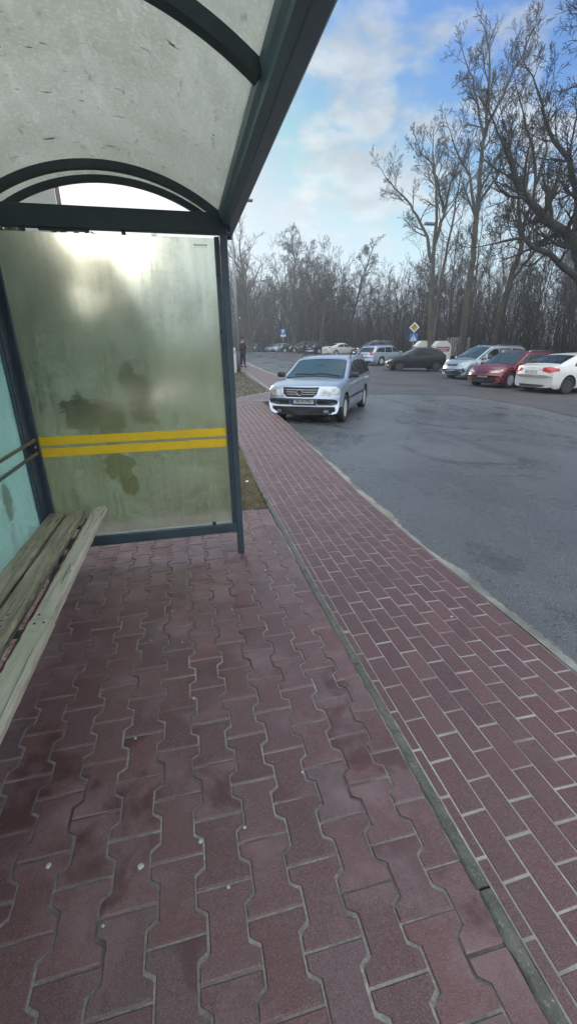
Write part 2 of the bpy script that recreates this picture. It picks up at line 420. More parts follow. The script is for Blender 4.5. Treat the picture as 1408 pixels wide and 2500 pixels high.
MTWIG2 = simple('dark_twig', (.038, .031, .025), .9, 0, .3, 1.5, 0, .15)
MPOD = simple('seed_pod', (.055, .046, .038), .9, 0, .35, 2, 0, .15)
MEVER = simple('evergreen_leaf', (.040, .060, .022), .7, 0, .45, 2, 0, .2)

# ------------------------------------------------------------------ terrain height
def zg(x, y):
    a = (y-13)*.6
    s = .027*(math.log1p(math.exp(a))/.6 if a < 40 else y-13)
    if y > 66: s = min(s, .027*53 + .004*(y-66)) if False else s - .023*(y-66)*min(1., (y-66)/10) * (1 if y > 66 else 0)
    return s - .024*min(max(x-1.7, 0.), 16.)
_zg0 = zg
def zg(x, y): return _zg0(x, y)-.085*math.exp(-((x-4.6)**2/10+(y-11.4)**2/12))
def sst(a, b, v):
    s = min(max((v-a)/(b-a), 0.), 1.); return s*s*(3-2*s)
def zp(x, y): return _zg0(x, y) + .12*sst(3, 10, y)
def interp(tab, v):
    if v <= tab[0][0]: return tab[0][1]
    for (a, b), (c, d) in zip(tab, tab[1:]):
        if v <= c: return b+(d-b)*(v-a)/(c-a)
    return tab[-1][1]
EDGE = [(-3, 1.745), (3, 1.75), (4, 1.78), (5.2, 1.835), (7.3, 1.925), (8.76, 1.99), (12.0, 2.12), (14, 2.2)]
KERB = [(-3, .7755), (2.6, .776), (4, .793), (5.2, .806), (6.5, .842), (9, .875), (12, .905), (14, .92)]
def ex(y): return interp(EDGE, y)
def kx(y): return interp(KERB, y)      # right face of the concrete edging / start of the bricks

def grid_sheet(name, xs, ys, zf, mat, keep=None, label=None, kind='structure', off=0.):
    v = []; idx = {}; f = []
    for j, y in enumerate(ys):
        for i, x in enumerate(xs):
            idx[i, j] = len(v); v.append((x, y, zf(x, y)+off))
    for j in range(len(ys)-1):
        for i in range(len(xs)-1):
            if keep and not keep((xs[i]+xs[i+1])/2, (ys[j]+ys[j+1])/2): continue
            f.append((idx[i, j], idx[i+1, j], idx[i+1, j+1], idx[i, j+1]))
    o = from_py(name, v, f, mat, smooth=True); tag(o, label, kind=kind); return o
def lin(a, b, n): return [a+(b-a)*i/n for i in range(n+1)]
def strip_sheet(name, left, right, ys, zf, mat, nx=6, skirt=.0, off=0., kind='structure'):
    """sheet between two x(y) curves, with vertical skirts"""
    v = []; f = []
    for y in ys:
        for i in range(nx+1):
            x = left(y)+(right(y)-left(y))*i/nx; v.append((x, y, zf(x, y)+off))
    for j in range(len(ys)-1):
        for i in range(nx):
            a = j*(nx+1)+i; f.append((a, a+1, a+nx+2, a+nx+1))
    if skirt:
        n0 = len(v)
        per = [j*(nx+1)+nx for j in range(len(ys))] + [(len(ys)-1)*(nx+1)+i for i in range(nx-1, -1, -1)] + [j*(nx+1) for j in range(len(ys)-2, -1, -1)] + list(range(1, nx+1))
        for p in per: q = v[p]; v.append((q[0], q[1], q[2]-skirt))
        for k in range(len(per)-1): f.append((per[k], n0+k, n0+k+1, per[k+1]))
    o = from_py(name, v, f, mat, smooth=False); tag(o, kind=kind); return o

# ground reaching the horizon
far = [-400, -250, -120, -70]
ys_ = [-300, -100, -40] + lin(-30, 130, 64) + [160, 220, 400]
def zground(x, y):
    yy = min(max(y, -30.), 130.)
    return zg(x, yy) - .06 - .10*(1 if 0 < x < 30 and y < 90 else 0)
grid_sheet('ground', far+lin(-50, 110, 64)+[150, 250, 400], ys_, zground, MGRASS)
grid_sheet('forest_floor', lin(18.8, 120, 46), lin(-40, 130, 68), lambda x, y: zg(x, y)+.02+.12*math.sin(x*.7)*math.sin(y*.5)*sst(20, 26, x), MLITTER)
grid_sheet('forest_floor', lin(-40, 18.8, 28), lin(82, 130, 20), lambda x, y: zg(x, y)+.03, MLITTER)
# asphalt: the road sheet, then the darker parking bay strip 6 mm above it
def road_l(y): return 1.6 if y < 12.6 else (interp([(12.6, 2.2), (12.9, 4.2), (20, 4.5), (26, 4.35), (35.5, 4.65), (60, 7.0), (82, 9.5)], y))
strip_sheet('road', road_l, lambda y: 30., lin(-25, 82, 214), zg, MROAD, nx=40, off=-.012)
def lot_edge(y):
    return interp([(-25, 4.0), (-2, 7.2), (4, 9.0), (9.06, 9.59), (11.1, 10.07), (13.1, 10.1), (14.2, 9.9), (14.8, 9.69), (14.95, 8.6), (15.2, 7.3), (15.4, 6.3), (15.9, 5.4), (18, 5.9), (24, 7.2), (35, 9.0), (50, 10.2), (82, 12)], y)
strip_sheet('parking_lot', lot_edge, lambda y: 29.5, lin(-25, 82, 330), zg, MLOT, nx=16, off=-.004)

# ------------------------------------------------------------------ paving
def bevel_stones(polys, name, mat, zf, inset=.0035, drop=.004, depth=.03, jit=.0010, rnd=None):
    """each polygon becomes one stone with a chamfered top edge"""
    rnd = rnd or random.Random(3); v = []; f = []
    for P in polys:
        n = len(P); cx_ = sum(p[0] for p in P)/n; cy_ = sum(p[1] for p in P)/n
        dz = rnd.gauss(0, jit*.6); tx = rnd.gauss(0, jit*5); ty = rnd.gauss(0, jit*5)
        b = len(v)
        def zz_(x, y, d): return zf(x, y)+dz+(x-cx_)*tx+(y-cy_)*ty-d
        for (x, y) in P:
            dx, dy = cx_-x, cy_-y; L_ = math.hypot(dx, dy)+1e-9
            k = inset/L_*1.3
            v.append((x+dx*k, y+dy*k, zz_(x, y, 0)))
        for (x, y) in P: v.append((x, y, zz_(x, y, drop)))
        for (x, y) in P: v.append((x, y, zz_(x, y, depth)))
        f.append(tuple(range(b, b+n)))
        for s in (0, n):
            for i in range(n):
                j = (i+1) % n; f.append((b+s+i, b+s+n+i, b+s+n+j, b+s+j))
    return from_py(name, v, f, mat)
def clip_poly(P, side, xc):
    """clip polygon to x<=xc (side=1) or x>=xc (side=-1)"""
    out = []
    for i in range(len(P)):
        a = P[i]; b = P[(i+1) % len(P)]
        ia = (xc-a[0])*side >= 0; ib = (xc-b[0])*side >= 0
        if ia: out.append(a)
        if ia != ib:
            t_ = (xc-a[0])/(b[0]-a[0]); out.append((xc, a[1]+(b[1]-a[1])*t_))
    return out
rp = random.Random(5)
bones = []
g2 = .0034
PIT = .1375; LEN = .2085
for k in range(-10, 7):
    xl = -.0905+PIT*k; xr = xl+PIT
    off_ = .841 + (LEN/2 if k % 2 else 0.)
    for j in range(-9, 17):
        y0 = off_+LEN*j+g2; y1 = off_+LEN*(j+1)-g2
        L_ = y1-y0; e = .0145
        wl, wr = xl-e+g2, xr+e-g2; nl, nr = xl+e+g2, xr-e-g2
        P = [(wl, y0), (wr, y0), (wr, y0+.033), (nr, y0+.052), (nr, y1-.052), (wr, y1-.033), (wr, y1), (wl, y1), (wl, y1-.033), (nl, y1-.052), (nl, y0+.052), (wl, y0+.033)]
        if y0 > 4.02: continue
        if y1 > 4.06:
            P = [(x, min(y, 4.045)) for x, y in P]
            if 4.045-y0 < .05: continue
        if xr > .66: P = clip_poly(P, 1, .7015)
        if len(P) < 3 or max(p[0] for p in P)-min(p[0] for p in P) < .02: continue
        dx = rp.gauss(0, .0009); dy = rp.gauss(0, .0012)
        bones.append([(x+dx, y+dy) for x, y in P])
pv = bevel_stones(bones, 'pavement', MBONE, lambda x, y: 0.004*math.sin(x*4.1+1)*math.sin(y*3.3), rnd=rp)
tag(pv, kind='structure')
strip_sheet('pavement_bed', lambda y: -1.5, lambda y: .712, lin(-1.1, 4.05, 20), lambda x, y: .004*math.sin(x*4.1+1)*math.sin(y*3.3), MJOINT1, nx=12, off=-.0048, skirt=.1)
# running-bond brick strip beside the road, fanning very slightly with distance
bricks = []
NR = 10
for r in range(NR):
    j = 0; y = -1.2+(.1027 if r % 2 else 0.)+.0
    while y < 12.35:
        y1 = y+.2054
        g = .0042
        def pt(s, yy, gx):
            xk, xe = kx(yy)+.012, ex(yy)-.012
            return (xk+(xe-xk)*s+gx, yy+ .006*math.sin(s*5))
        s0, s1 = r/NR, (r+1)/NR
        sh = rp.gauss(0, .0012)
        P = [pt(s0, y+g, g*.75), pt(s1, y+g, -g*.75), pt(s1, y1-g, -g*.75), pt(s0, y1-g, g*.75)]
        P = [(a+rp.gauss(0, .0006), b+sh+rp.gauss(0, .0006)) for a, b in P]
        bricks.append(P); y = y1
bs = bevel_stones(bricks, 'brick_strip', MBRICK, lambda x, y: zp(x, y)+.003*math.sin(y*2.2+x), inset=.0022, drop=.0022, depth=.02, rnd=rp, jit=.0004)
tag(bs, kind='structure')
strip_sheet('brick_strip_bed', lambda y: kx(y)-.03, lambda y: ex(y)-.004, lin(-1.4, 12.4, 90), lambda x, y: zp(x, y)+.003*math.sin(y*2.2+x), MJOINT2, nx=10, off=-.0026, skirt=.16)
# narrow cut bricks against the edging
cuts = []; y = -1.1
while y < 12.3:
    L_ = .19+rp.random()*.02
    cuts.append([(kx(y)-.0235, y+.004), (kx(y)+.0085, y+.004), (kx(y+L_)+.0085, y+L_-.004), (kx(y+L_)-.0235, y+L_-.004)]); y += L_
o = bevel_stones(cuts, 'cut_bricks', MBRICK, lambda x, y: zp(x, y)+.003*math.sin(y*2.2+x)-.0004, inset=.002, drop=.003, depth=.02, rnd=rp); tag(o, kind='structure')
# concrete edging, one metre stones, each its own mesh under the edging
edging = empty('edging', (0, 0, 0), 0, 'narrow mossy concrete edging between the interlocking pavers and the red brick strip', 'kerb')
y = -1.35; ek = 0
while y < 12.3:
    n = 26; L_ = 1.0; v = []; f = []
    for i in range(n+1):
        yy = y+.004+(L_-.008)*i/n
        xr_ = kx(yy)-.0275+rp.gauss(0, .0016); xl_ = kx(yy)-.0722+rp.gauss(0, .0026)
        z_ = zp(xl_, yy)+.002
        for (x_, zo) in ((xl_, -.08), (xl_, -.006), (xl_+.007, 0.+rp.gauss(0, .001)), (xl_+.022, .001+rp.gauss(0, .0012)), (xr_-.008, rp.gauss(0, .001)), (xr_, -.007), (xr_, -.08)):
            v.append((x_, yy, z_+zo))
    for i in range(n):
        for k in range(6): a = i*7+k; f.append((a, a+7, a+8, a+1))
    f.append(tuple(range(7))); f.append(tuple(range(n*7+6, n*7-1, -1)))
    from_py('edging_stone', v, [tuple(reversed(q)) for q in f], MCONC, edging, smooth=False); y += L_
# verge of sand along the road edge
v = []; f = []; n = 260
for i in range(n+1):
    y = -1+13.4*i/n
    wdt = .07+.09*abs(math.sin(y*2.1+.6*math.sin(y*5.3)))
    for s in (0, .5, 1):
        x = ex(y)-.008+wdt*s; v.append((x, y, zg(x, y)-.012+(.016*(1-s)**1.2 if y > 1.5 else .012*(1-s))+(.035*(1-s)*sst(5, 9, y))+.0012+(.0 if s < 1 else -.004)))
for i in range(n):
    for k in range(2): a = i*3+k; f.append((a, a+1, a+4, a+3))
msd = sand('verge_sand', (.20, .20, .175), (.36, .355, .31), (.13, .13, .12)); nt_ = msd.node_tree
_tc = nt_.nodes.new('ShaderNodeTexCoord'); _n = nt_.nodes.new('ShaderNodeTexNoise'); _n.inputs['Scale'].default_value = 16; _n.inputs['Detail'].default_value = 8; _n.inputs['Roughness'].default_value = .75
nt_.links.new(_tc.outputs['Object'], _n.inputs['Vector']); _at = nt_.nodes.new('ShaderNodeAttribute'); _at.attribute_name = 'edge'
_a = nt_.nodes.new('ShaderNodeMath'); _a.operation = 'ADD'; nt_.links.new(_n.outputs['Fac'], _a.inputs[0]); nt_.links.new(_at.outputs['Fac'], _a.inputs[1])
_r = nt_.nodes.new('ShaderNodeMapRange'); nt_.links.new(_a.outputs[0], _r.inputs[0]); _r.inputs[1].default_value = .66; _r.inputs[2].default_value = .78
nt_.links.new(_r.outputs[0], nt_.nodes['Principled BSDF'].inputs['Alpha'])
so_ = from_py('road_edge_sand', v, f, msd, smooth=True); tag(so_, kind='structure')
_at2 = so_.data.attributes.new('edge', 'FLOAT', 'POINT'); _at2.data.foreach_set('value', [.55*(1-(i % 3)/2)**.8 for i in range(len(v))])
# far sidewalk: polygons at pavement height
def poly_sheet(name, pts, zf, mat, off=0., skirt=.14, cell=.6, kind='structure'):
    bm = bmesh.new(); vs = [bm.verts.new((x, y, 0)) for x, y in pts]; fc = bm.faces.new(vs)
    if fc.normal.z < 0: fc.normal_flip()
    bmesh.ops.triangulate(bm, faces=bm.faces[:])
    for _ in range(5):
        es = [e for e in bm.edges if e.calc_length() > cell]
        if not es: break
        bmesh.ops.subdivide_edges(bm, edges=es, cuts=1); bmesh.ops.triangulate(bm, faces=bm.faces[:])
    be = [e for e in bm.edges if e.is_boundary]
    for vv in bm.verts: vv.co.z = zf(vv.co.x, vv.co.y)+off
    if skirt:
        r = bmesh.ops.extrude_edge_only(bm, edges=be)
        for g in r['geom']:
            if isinstance(g, bmesh.types.BMVert): g.co.z -= skirt
    bmesh.ops.recalc_face_normals(bm, faces=bm.faces[:])
    o = from_bm(name, bm, mat); tag(o, kind=kind); return o
poly_sheet('sidewalk', [(.92, 12.40), (2.12, 12.40), (4.2, 13.05), (4.45, 16.5), (4.62, 20.2), (4.50, 25.7), (4.79, 35.5), (6.6, 58), (5.0, 58), (3.05, 35.5), (3.10, 25.4), (3.26, 23.8), (2.98, 17.2), (2.93, 15.0), (1.51, 13.1), (-8, 12.9), (-8, 12.4)], zp, MPAVEFAR)
# pale kerbs of the far sidewalk
kb = empty('kerb', (0, 0, 0), 0, 'pale kerb line around the far sidewalk behind the silver estate', 'kerb')
def kerb_line(pts, wdt=.08, h=.02, name='kerb_stone'):
    for (x0, y0), (x1, y1) in zip(pts, pts[1:]):
        d = Vector((x1-x0, y1-y0, 0)); L_ = d.length; d.normalize(); nrm = Vector((-d.y, d.x, 0)); ns = max(1, int(L_/1.0)); v = []; f = []
        for i in range(ns+1):
            p = Vector((x0, y0, 0))+d*(L_*i/ns)
            for s, zo in ((-1, -.14), (-1, h-.005), (1, h), (1, -.14)):
                q = p+nrm*(s*wdt/2); v.append((q.x, q.y, zp(p.x, p.y)+zo))
        for i in range(ns):
            for k in range(3): a = i*4+k; f.append((a, a+1, a+5, a+4))
        f.append((0, 1, 2, 3)); f.append((ns*4+3, ns*4+2, ns*4+1, ns*4))
        from_py(name, v, f, simple('pale_kerb', (.30, .30, .28), .9, 0, .2, 9), kb)
kerb_line([(1.95, 12.47), (4.2, 13.12)]); kerb_line([(-6, 13.12), (1.51, 13.17), (2.96, 15.05), (3.04, 17.2), (3.30, 23.8), (3.14, 25.4)], .06)
kerb_line([(4.47, 16.5), (4.66, 20.2), (4.54, 25.7), (4.83, 35.5)], .10)
# grass behind the shelter, the island, the soil wedge beside the edging
poly_sheet('lawn', [(-30, -12), (-1.5, -12), (-1.5, 4.05), (.70, 4.05), (.725, 5), (.77, 6.5), (.80, 9), (.83, 12.35), (-8, 12.35), (-30, 12.35)], zp, MGRASS, off=-.018, skirt=0, cell=1.2)
poly_sheet('grass_island', [(-30, 13.25), (1.45, 13.2), (2.88, 15.05), (2.95, 17.2), (3.22, 23.8), (3.05, 25.4), (3.0, 35), (4.9, 58), (-30, 58)], zp, MGRASS, off=-.01, skirt=0, cell=1.4)
poly_sheet('bare_soil', [(-.6, 4.06), (.70, 4.06), (.725, 5), (.77, 6.5), (.79, 8.5), (.3, 8.6), (-.3, 6)], zp, MSOIL, off=-.012, skirt=0, cell=.3)

def blades(name, n, regionf, zf, mat, h0, h1, wd, lean, seed, label=None):
    r = random.Random(seed); v = []; f = []
    for _ in range(n):
        x, y = regionf(r); z = zf(x, y)
        a = r.random()*6.283; h = h0+(h1-h0)*r.random(); l = lean*r.random()*h
        dx, dy = math.cos(a), math.sin(a); b = r.random()*6.283; ux, uy = math.cos(b)*wd, math.sin(b)*wd
        k = len(v)
        v += [(x-ux, y-uy, z-.005), (x+ux, y+uy, z-.005), (x+dx*l*.5+ux*.6, y+dy*l*.5+uy*.6, z+h*.6), (x+dx*l, y+dy*l, z+h*.85)]
        f += [(k, k+1, k+2), (k, k+2, k+3)]
    o = from_py(name, v, f, mat); tag(o, label, 'grass', kind='stuff'); return o
def reg_soil(r):
    y = 4.08+r.random()**1.3*4.2; return (interp(KERB, y)-.08-r.random()**1.2*.9, y)
blades('dry_grass', 9000, reg_soil, lambda x, y: zp(x, y)-.012, MBLADE, .008, .035, .0022, 2.2, 1, 'short dry straw grass on the soil beside the mossy edging')
blades('sparse_grass', 2500, reg_soil, lambda x, y: zp(x, y)-.012, MBLADEG, .008, .03, .002, 1.5, 4, 'thin green blades among the dry straw beside the edging')
def reg_isl(r):
    y = 13.2+r.random()*12; return (interp([(13.2, 1.4), (15, 2.85), (17, 2.93), (25, 3.05)], y)-r.random()*2.6, y)
blades('island_grass', 16000, reg_isl, zp, MBLADEG, .02, .06, .006, 1.2, 2, 'short green grass on the island by the far sidewalk')
def reg_lawn(r): return (-1.2-r.random()*6 if r.random() < .5 else -.4-r.random()*6, 4.3+r.random()*7.8)
blades('lawn_grass', 14000, reg_lawn, zp, MBLADEG, .02, .07, .006, 1.2, 3, 'green lawn behind the frosted end panel of the shelter')
rg0 = random.Random(21); v = []; f = []
for _ in range(1500):
    if rg0.random() < .6: y = .8+rg0.random()**1.4*11; x = ex(y)+abs(rg0.gauss(0, .16))
    else: y = 1+rg0.random()*14; x = ex(min(y, 13))+rg0.random()*6
    s_ = .003+.010*rg0.random()**3; z = zg(x, y)-.012+s_*.25; k = len(v); a = rg0.random()*6.28
    for q in range(4): v.append((x+s_*(.6+.7*rg0.random())*math.cos(a+1.57*q), y+s_*(.6+.7*rg0.random())*math.sin(a+1.57*q), z-.2*s_))
    v.append((x, y, z+s_*.45)); f += [(k, k+1, k+4), (k+1, k+2, k+4), (k+2, k+3, k+4), (k+3, k, k+4)]
tag(from_py('road_grit', v, f, simple('grit', (.10, .09, .075), .9, 0, .6, 40)), 'scattered grit and crumbs along the asphalt beside the brick strip', 'grit', kind='stuff')
# ------------------------------------------------------------------ bus shelter
SH = empty('bus_shelter', (0, 0, 0), 0, 'arched bus shelter with dark blue grey frame, frosted glass and yellow stripes', 'bus shelter')
def part(name, fn, mat, parent, smooth=False):
    bm = bmesh.new(); fn(bm); return from_bm(name, bm, mat, parent, smooth)
FY = 3.08
post_r = part('post', lambda b: box2(b, (.298, FY+.001, 0), (.345, FY+.054, 2.20), .004), MFRAME, SH)
part('post', lambda b: box2(b, (-1.008, FY+.001, 0), (-.958, FY+.054, 2.20), .004), MFRAME, SH)
part('top_beam', lambda b: box2(b, (-1.012, FY-.003, 2.170), (.349, FY+.050, 2.281), .004), MFRAME, SH)
part('bottom_rail', lambda b: box2(b, (-.9575, FY+.002, .183), (.2975, FY+.050, .255), .004), MFRAME, SH)
part('clamp_strip', lambda b: (box2(b, (.266, FY+.010, .257), (.2965, FY+.022, 2.158), .003), box2(b, (.284, FY+.004, .257), (.2965, FY+.0095, 2.158), .002)), MFRAME, SH)
for z in (.33, .62, .95, 1.3, 1.62, 1.95): part('screw', lambda b: lathe(b, [(.0, -.004), (.006, -.0035), (.007, 0)], 'y', 10, (.276, FY+.0098, z)), MBLACK, SH)
gp_ = part('glass_panel', lambda b: box2(b, (-.9565, FY+.026, .262), (.2655, FY+.034, 2.150)), MGLASS, SH)
part('glass_edge', lambda b: box2(b, (-.9565, FY+.020, .2555), (.292, FY+.038, .2635)), simple('alu_edge', (.42, .45, .45), .4, .6), gp_)
part('glass_edge', lambda b: box2(b, (.2625, FY+.0225, .264), (.2662, FY+.0255, 2.150)), simple('glass_rim', (.45, .55, .50), .2), gp_)
part('stripe', lambda b: box2(b, (-.9562, FY+.0215, .930), (.2645, FY+.0235, .986)), MYEL, gp_)
part('stripe', lambda b: box2(b, (-.9562, FY+.0215, .853), (.2645, FY+.0235, .911)), MYEL, gp_)
part('clip', lambda b: box2(b, (.118, FY+.012, .256), (.142, FY+.021, .281), .002), MBLACK, SH)
for cx0 in (-.262, -.80): part('clip', lambda b: box2(b, (cx0-.012, FY+.012, 2.148), (cx0+.012, FY+.022, 2.171), .001), MFRAME, SH)
part('clip', lambda b: box2(b, (-.72, FY+.012, 2.155), (-.45, FY+.022, 2.171), .001), MFRAME, SH)
# back wall
for y0, y1 in ((2.925, 3.0), (1.02, 1.09), (-.93, -.85)):
    part('post', lambda b: (box2(b, (-1.032, y0, 0), (-.984, y1, 2.18), .004), box2(b, (-.984, y0+.012, .22), (-.978, y1-.03, 2.15), .002)), MFRAME, SH)
part('post', lambda b: box2(b, (-1.034, 3.008, .0), (-.99, 3.078, 2.18), .003), MFRAME, SH)
part('post', lambda b: box2(b, (.298, -.95, 0), (.345, -.90, 2.20), .004), MFRAME, SH)
bgp = part('glass_panel', lambda b: box2(b, (-1.012, 1.092, .24), (-1.004, 2.923, 2.12)), MGLASSB, SH)
part('glass_panel', lambda b: box2(b, (-1.012, -.848, .24), (-1.004, 1.018, 2.12)), MGLASSB, SH)
part('bottom_rail', lambda b: (box2(b, (-1.03, -.848, .16), (-.986, 1.018, .238), .003), box2(b, (-1.03, 1.092, .16), (-.986, 2.923, .238), .003)), MFRAME, SH)
part('top_beam', lambda b: box2(b, (-1.04, -.98, 2.182), (-.985, 3.07, 2.27), .004), MFRAME, SH)
for z in (.990, .908):
    part('leaning_rail', lambda b: bx(b, (-.945, 1.06, z), (.012, 3.86, .020), None, .004), MRAIL, SH)
for yy in (2.955, 1.055): part('rail_bracket', lambda b: bx(b, (-.958, yy, .949), (.034, .035, .070), None, .006), MBLACK, SH)
part('rail_bolt', lambda b: lathe(b, [(0, .006), (.007, .005), (.009, 0)], 'x', 12, (-.941, 2.955, .950)), MCHROME, SH)
# roof: eaves, arched ribs and the milky vaulted sheet
XC = -.357; ZC = 1.38
EP = [(.300, 2.292), (.306, 2.262), (.318, 2.240), (.322, 2.226), (.350, 2.2195), (.354, 2.2225), (.358, 2.2195), (.402, 2.215), (.410, 2.222), (.412, 2.335), (.392, 2.340), (.306, 2.300)]
def extr(b, prof, y0, y1, seg=1):
    rings = [[b.verts.new((x, y0+(y1-y0)*s/seg, z)) for x, z in prof] for s in range(seg+1)]
    for A_, B_ in zip(rings, rings[1:]):
        for i in range(len(prof)): b.faces.new((A_[i], A_[(i+1) % len(prof)], B_[(i+1) % len(prof)], B_[i]))
    b.faces.new(rings[0][::-1]); b.faces.new(rings[-1]); bmesh.ops.recalc_face_normals(b, faces=b.faces[:])
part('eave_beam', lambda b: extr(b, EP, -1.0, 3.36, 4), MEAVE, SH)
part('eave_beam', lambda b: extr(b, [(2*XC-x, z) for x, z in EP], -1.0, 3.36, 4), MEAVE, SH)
part('eave_end_cap', lambda b: box2(b, (.356, 3.361, 2.2), (.41, 3.372, 2.33), .003), MFRAME, SH)
part('drip_edge', lambda b: box2(b, (.350, 3.13, 2.196), (.372, 3.355, 2.2185), .002), MFRAME, SH)
def arch(b, r0, r1, y0, y1, n=40, amax=None):
    a1 = amax or math.asin(.662/((r0+r1)/2))
    rg = []
    for i in range(n+1):
        a = -a1+2*a1*i/n
        rg.append([b.verts.new((XC+r*math.sin(a), y, ZC+r*math.cos(a))) for r, y in ((r0, y0), (r1, y0), (r1, y1), (r0, y1))])
    for A_, B_ in zip(rg, rg[1:]):
        for i in range(4): b.faces.new((A_[i], A_[(i+1) % 4], B_[(i+1) % 4], B_[i]))
    b.faces.new(rg[0]); b.faces.new(rg[-1][::-1]); bmesh.ops.recalc_face_normals(b, faces=b.faces[:])
for y0, y1, r0 in ((3.083, 3.122, 1.084), (1.600, 1.648, 1.082), (.15, .20, 1.082), (3.318, 3.352, 1.092), (-.99, -.95, 1.082)):
    part('roof_rib', lambda b: arch(b, r0, 1.126, y0, y1), MRIB, SH)
rs = part('roof_sheet', lambda b: arch(b, 1.1285, 1.1325, -.985, 3.345, 64, math.asin(.668/1.13)), MROOF, SH, True)
part('rib_label', lambda b: bx(b, (.262, 1.618, 2.314), (.016, .004, .005)), MWHITE, SH)
# tiny etched maker's line in the top corner of the pane
def etched(b):
    r = random.Random(2); x = .140
    for k in range(11):
        wd = .0045+.0015*r.random(); box2(b, (x, FY+.0236, 2.108), (x+wd, FY+.0247, 2.1165)); x += wd+.0022
    box2(b, (.138, FY+.0236, 2.0995), (.222, FY+.0247, 2.1003))
part('etched_mark', etched, MGREYL, gp_)

# ------------------------------------------------------------------ bench
BN = empty('bench', (-.80, 1.6, 0), 0, 'weathered three slat wooden bench inside the bus shelter', 'bench')
def slat(name, x0, x1, y0, y1, z, mat, skew0=0., skew1=0., th=.034, seed=1):
    r = random.Random(seed); n = 46; v = []; f = []
    cs_ = [(x0, -th), (x0, -.010), (x0+.005, -.003), (x0+.014, 0), ((x0+x1)/2, .0012), (x1-.014, 0), (x1-.005, -.003), (x1, -.010), (x1, -th)]
    for i in range(n+1):
        t_ = i/n; wob = r.gauss(0, .0010)
        for (x, zz) in cs_:
            yy = y0+(y1-y0)*t_ + (skew0*(x-x0)/(x1-x0)*(1-t_)**8) + skew1*(x-x0)/(x1-x0)*t_**8
            edge = .0018*r.gauss(0, 1) if zz < -.001 and zz > -th+.001 else 0
            v.append((x+edge+.80, yy-1.6, z+zz+wob+r.gauss(0, .0004)))
    m_ = len(cs_)
    for i in range(n):
        for k in range(m_-1): a = i*m_+k; f.append((a, a+1, a+m_+1, a+m_))
        a = i*m_; f.append((a+m_-1, a, a+m_, a+2*m_-1))
    f.append(tuple(range(m_-1, -1, -1))); f.append(tuple(range(n*m_, n*m_+m_)))
    return from_py(name, v, [tuple(reversed(q)) for q in f], mat, BN)
ZS = .485
S1 = [slat('slat', -.700, -.612, 1.688, 3.055, ZS, MWOOD1, 0, .03, seed=1), slat('slat', -.703, -.608, .25, 1.684, ZS-.001, MWOOD1, seed=2)]
slat('slat', -.852, -.746, 1.715, 3.035, ZS, MWOOD2, 0, .01, seed=3); slat('slat', -.852, -.748, .25, 1.711, ZS-.001, MWOOD2, seed=4)
slat('slat', -.975, -.872, .25, 3.03, ZS-.002, MWOOD2, seed=5)
for x, y in ((-.672, 1.72), (-.672, 1.655), (-.638, 1.655), (-.80, 1.75), (-.80, 1.67)):
    part('screw', lambda b: lathe(b, [(.0, .0022), (.005, .002), (.0055, -.002)], 'z', 10, (x+.8, y-1.6, ZS)), MBLACK, BN)
part('rusty_rail', lambda b: (box2(b, (.075, -1.25, ZS-.052), (.10, 1.36, ZS-.036)), box2(b, (.070, -1.25, ZS-.085), (.075, 1.36, ZS-.036))), MRUST, BN)
for yy in (-1.1, .06, 1.22):
    lg = part('leg', lambda b: (box2(b, (-.17, yy-.02, ZS-.050), (.165, yy+.02, ZS-.0362)), box2(b, (-.165, yy-.0202, 0), (-.125, yy+.0202, ZS-.062))), MFRAME, BN)

# ------------------------------------------------------------------ building behind
BL = empty('building', (-8.81, 20, 0), R(11.5), 'pale rendered building with dark eaves behind the frosted end of the shelter', 'building')
MWALL = simple('render_wall', (.34, .33, .29), .9, 0, .12, 1.5, .1)
MROOFB = simple('roof_tiles', (.05, .045, .042), .8, 0, .2, 3)
part('wall', lambda b: box2(b, (-4.5, -4.5, -.3), (4.80, 5, 9.6)), MWALL, BL)
part('roof', lambda b: box2(b, (-4.6, -4.6, 9.6), (4.86, 5.1, 9.8)), MROOFB, BL)
for xx in (-3.2, -.6, 2.0):
    for z0 in (1.0, 3.9, 6.8):
        wf = part('window', lambda b: box2(b, (xx, -4.53, z0), (xx+1.3, -4.502, z0+1.25)), simple('window_frame', (.55, .55, .53), .5), BL)
        part('pane', lambda b: (box2(b, (xx+.07, -4.545, z0+.07), (xx+.62, -4.532, z0+1.18)), box2(b, (xx+.68, -4.545, z0+.07), (xx+1.23, -4.532, z0+1.18))), simple('window_pane', (.03, .04, .045), .08), wf)
part('downpipe', lambda b: tube_pts(b, [(4.87, -4.50, -.2), (4.87, -4.50, 9.6)], .06, 8), simple('pipe', (.09, .06, .05), .5), BL)

# ------------------------------------------------------------------ cars
def paint(name, col, metal=.35, rough=.32, coat=.8, spec=.5, dust=.32):
    m = Mt(name); c = m.mix(m.rng(m.noise(2.2, 5, .6), .4, .75, 0, .25), col, tuple(x*.78+.004 for x in col))
    # road dust towards the sills
    sp = m.n('ShaderNodeSeparateXYZ'); m.t.links.new(m.obj(), sp.inputs[0])
    c = m.mix(m.math('MULTIPLY', m.rng(sp.outputs[2], .15, .50, dust, 0), m.rng(m.noise(7, 4), .3, .7)), c, (.16, .145, .12))
    m.p(Base_Color=c, Metallic=metal, Roughness=rough, Coat_Weight=coat, Specular_IOR_Level=spec, Coat_Roughness=.06); return m.m
m = Mt('car_glass'); m.p(Base_Color=(.014, .020, .021), Roughness=.04, Specular_IOR_Level=.5); MCG = m.m
m = Mt('car_glass_clear'); m.p(Base_Color=(.038, .068, .078), Roughness=.05, Specular_IOR_Level=.42); MCGW = m.m
MTYRE = simple('tyre', (.016, .016, .017), .85, 0, .2, 30); MRIM = simple('alloy_rim', (.50, .51, .52), .4, .2, .15, 20)
